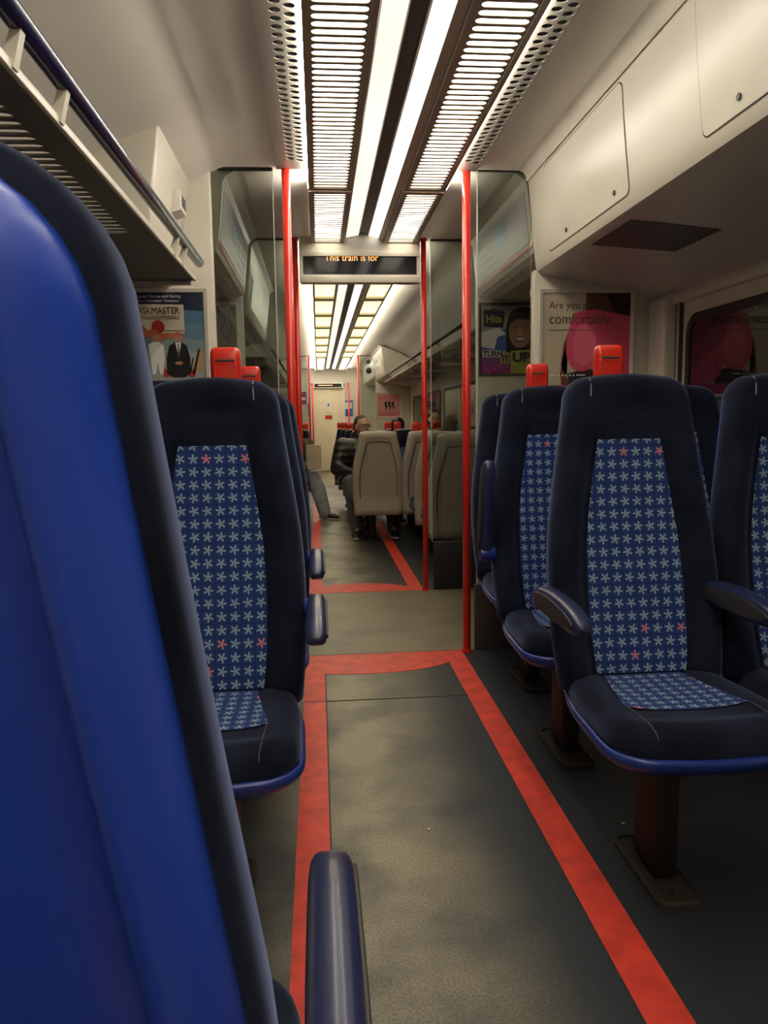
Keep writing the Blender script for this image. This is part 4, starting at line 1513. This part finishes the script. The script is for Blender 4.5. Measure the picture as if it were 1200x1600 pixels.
    if any('kn_' + s in J for s in 'rl'):
        jt = {'hip': (L_(J['hip'] - Vector((0, 0, .03))), (.155, .125))}
        ed = []
        for s in ('r', 'l'):
            if 'kn_' + s in J:
                jt['th_' + s] = (L_(J['th_' + s]), .098)
                jt['kn_' + s] = (L_(J['kn_' + s]), .074)
                jt['cf_' + s] = (L_((J['kn_' + s] * 2 + J['an_' + s]) / 3), .070 * leg_w)
                jt['an_' + s] = (L_(J['an_' + s] - Vector((0, 0, .030))), .056 * leg_w)
                ed += [('hip', 'th_' + s), ('th_' + s, 'kn_' + s), ('kn_' + s, 'cf_' + s), ('cf_' + s, 'an_' + s)]
        remesh(link('trousers', skin_bm(jt, ed), MH[legs], t, smooth=True), .011, 5)
        if shoes:
            for s in ('r', 'l'):
                if 'kn_' + s not in J:
                    continue
                a, b = J['an_' + s], J['to_' + s]
                fw = (b - a)
                fw.z = 0
                fw.normalize()
                rz = Matrix.Rotation(math.atan2(fw.y, fw.x), 3, 'Z')
                bm = bmesh.new()
                zb = min(a.z, b.z) - .045
                rings = []
                for l, w, top_ in ((-.065, .026, .05), (-.055, .036, .075), (.0, .042, .10), (.06, .046, .078), (.12, .048, .058), (.165, .036, .034), (.185, .018, .022)):
                    ring = []
                    for k in range(14):
                        ang = 2 * math.pi * k / 14
                        yy, zz = w * math.cos(ang), math.sin(ang)
                        zz = (zz * .5 + .5) ** .8 * top_ if zz > 0 else (zz * .5 + .5) * top_
                        ring.append(L_(Vector((a.x, a.y, zb)) + rz @ Vector((l, yy, zz))))
                    rings.append(ring)
                loft(bm, rings)
                sh = link('shoe', bm, MH['shoe'], t, smooth=True)
                bm = bmesh.new()
                loft(bm, [[L_(Vector((a.x, a.y, zb + dz)) + rz @ Vector((l * 1.02, w * 1.05, 0))) for l, w in ((-.062, -.028), (0, -.038), (.12, -.044), (.18, -.022), (.19, 0), (.18, .022), (.12, .044), (0, .038), (-.062, .028))] for dz in (0, .014)])
                link('sole', bm, P['white'], sh)
    return t


def puff_mat(name, col):
    m = mat(name, col, .42, var=.2, scale=10)
    nt = m.node_tree
    N, L = nt.nodes, nt.links
    tc = N.new('ShaderNodeTexCoord')
    wv = N.new('ShaderNodeTexWave')
    wv.bands_direction = 'Z'
    wv.inputs['Scale'].default_value = 4.2
    wv.inputs['Distortion'].default_value = 4.5
    L.new(tc.outputs['Object'], wv.inputs['Vector'])
    bp = N.new('ShaderNodeBump')
    bp.inputs['Strength'].default_value = .45
    bp.inputs['Distance'].default_value = .02
    L.new(wv.outputs['Fac'], bp.inputs['Height'])
    L.new(bp.outputs['Normal'], N['Principled BSDF'].inputs['Normal'])
    return m


MH = dict(
    jacket_black=puff_mat('puffer_black', (.018, .018, .02)),
    camo=mat('camouflage_cloth', (.075, .065, .04), .85, var=.75, scale=18),
    coat=mat('dark_coat', (.02, .02, .026), .8),
    trousers_grey=mat('grey_trousers', (.075, .078, .085), .85, var=.2),
    jeans=mat('pale_grey_jeans', (.30, .335, .385), .85, var=.2, scale=12),
    hair_grey=mat('grey_brown_hair', (.06, .048, .04), .7, var=.5, scale=60),
    hair_black=mat('black_hair', (.006, .006, .007), .5),
    hair_brown=mat('brown_hair', (.06, .035, .022), .6, var=.4, scale=50),
    shoe=mat('black_shoe', (.012, .012, .013), .4),
)
# man in the black puffer jacket, facing the camera across the lone pale seat back
person('man with glasses in a black puffer jacket looking out beside the lone pale seat back', (.46, 8.16, 0),
       dict(hip=(.46, 8.12, .52), chest=(.43, 8.10, .80), neck=(.455, 8.08, .985), head=(.465, 8.03, 1.085),
            sh_r=(.255, 8.09, .885), el_r=(.185, 8.0, .655), wr_r=(.38, 7.80, .60), sh_l=(.62, 8.09, .885), el_l=(.69, 8.0, .67), wr_l=(.56, 7.79, .60),
            th_r=(.38, 8.05, .52), kn_r=(.30, 7.68, .53), an_r=(.37, 7.50, .10), to_r=(.34, 7.33, .055),
            th_l=(.55, 8.05, .52), kn_l=(.70, 7.70, .53), an_l=(.72, 7.50, .10), to_l=(.73, 7.33, .055)),
       look=.55, glasses=True, puffy=True, hair_m='hair_grey', legs='trousers_grey', vox=.006)
# person in grey jeans on the left, a foot in the aisle
person('person in grey jeans and camouflage jacket with one black shoe out in the aisle', (-.30, 9.5, 0),
       dict(hip=(-.30, 9.50, .52), chest=(-.29, 9.46, .80), neck=(-.30, 9.44, .97), head=(-.31, 9.40, 1.07),
            sh_r=(-.47, 9.45, .87), el_r=(-.50, 9.30, .66), wr_r=(-.36, 9.12, .60), sh_l=(-.13, 9.44, .87), el_l=(-.10, 9.30, .66), wr_l=(-.18, 9.10, .60),
            th_r=(-.38, 9.42, .52), kn_r=(-.34, 9.05, .52), an_r=(-.30, 9.0, .10), to_r=(-.28, 8.84, .055),
            th_l=(-.22, 9.42, .52), kn_l=(-.06, 9.08, .50), an_l=(.06, 8.96, .10), to_l=(.22, 8.90, .055)),
       tops='camo', legs='jeans', hair_m='hair_brown', vox=.010, leg_w=1.3)


def upper(label, x, y, htop, hair_m, look, long_hair=False, sgn=-1):
    hz = htop - .105
    person(label, (x, y, 0), dict(hip=(x, y - .06, .52), chest=(x, y - .04, .76), neck=(x, y - .04, hz - .10), head=(x, y - .05, hz),
                                  sh_r=(x - .16, y - .04, hz - .21), el_r=(x - .20, y - .10, .64), wr_r=(x - .08, y - .32, .58), sh_l=(x + .16, y - .04, hz - .21), el_l=(x + .20, y - .10, .64), wr_l=(x + .08, y - .32, .58),
                                  th_r=(x - .08, y - .12, .52), kn_r=(x - .10, y - .48, .52), an_r=(x - .10, y - .50, .10), to_r=(x - .10, y - .64, .055),
                                  th_l=(x + .08, y - .12, .52), kn_l=(x + .10, y - .48, .52), an_l=(x + .10, y - .50, .10), to_l=(x + .10, y - .64, .055)),
           look=look, tops='coat', legs='trousers_grey', hair_m=hair_m, long_hair=long_hair, vox=.011)


upper('black-haired person of whom only the top of the head shows, below the far pink poster', .93, 8.98, 1.165, 'hair_black', math.pi * .9)
upper('brown-haired passenger behind the far red pole, only the head showing', 1.36, 8.98, 1.25, 'hair_brown', .4)
upper('passenger with dark brown hair seen through the second glass screen by the far windows', 1.42, 8.22, 1.17, 'hair_brown', math.pi * .8)

# cream paper bag beside the person in grey jeans
t = empty('paper_bag', 'cream carrier bag held on the knee of the person in grey jeans', 'bag', (-.055, 9.0, .50))
bm = bmesh.new()
loft(bm, [[(a * s, b, z) for a, b in rrect(-.085, .085, -.04, .04, .006, 2)] for z, s in ((.095, .98), (.20, 1.0), (.345, 1.02), (.375, 1.03))])
link('paper', bm, P['cream'], t)
bm = bmesh.new()
for sx in (-.05, .05):
    tube(bm, [(sx * .8, -.042, .095), (sx, -.046, .05), (sx * 1.1, -.042, .03)], .004, 6)
link('handle', bm, M['grille'], t)
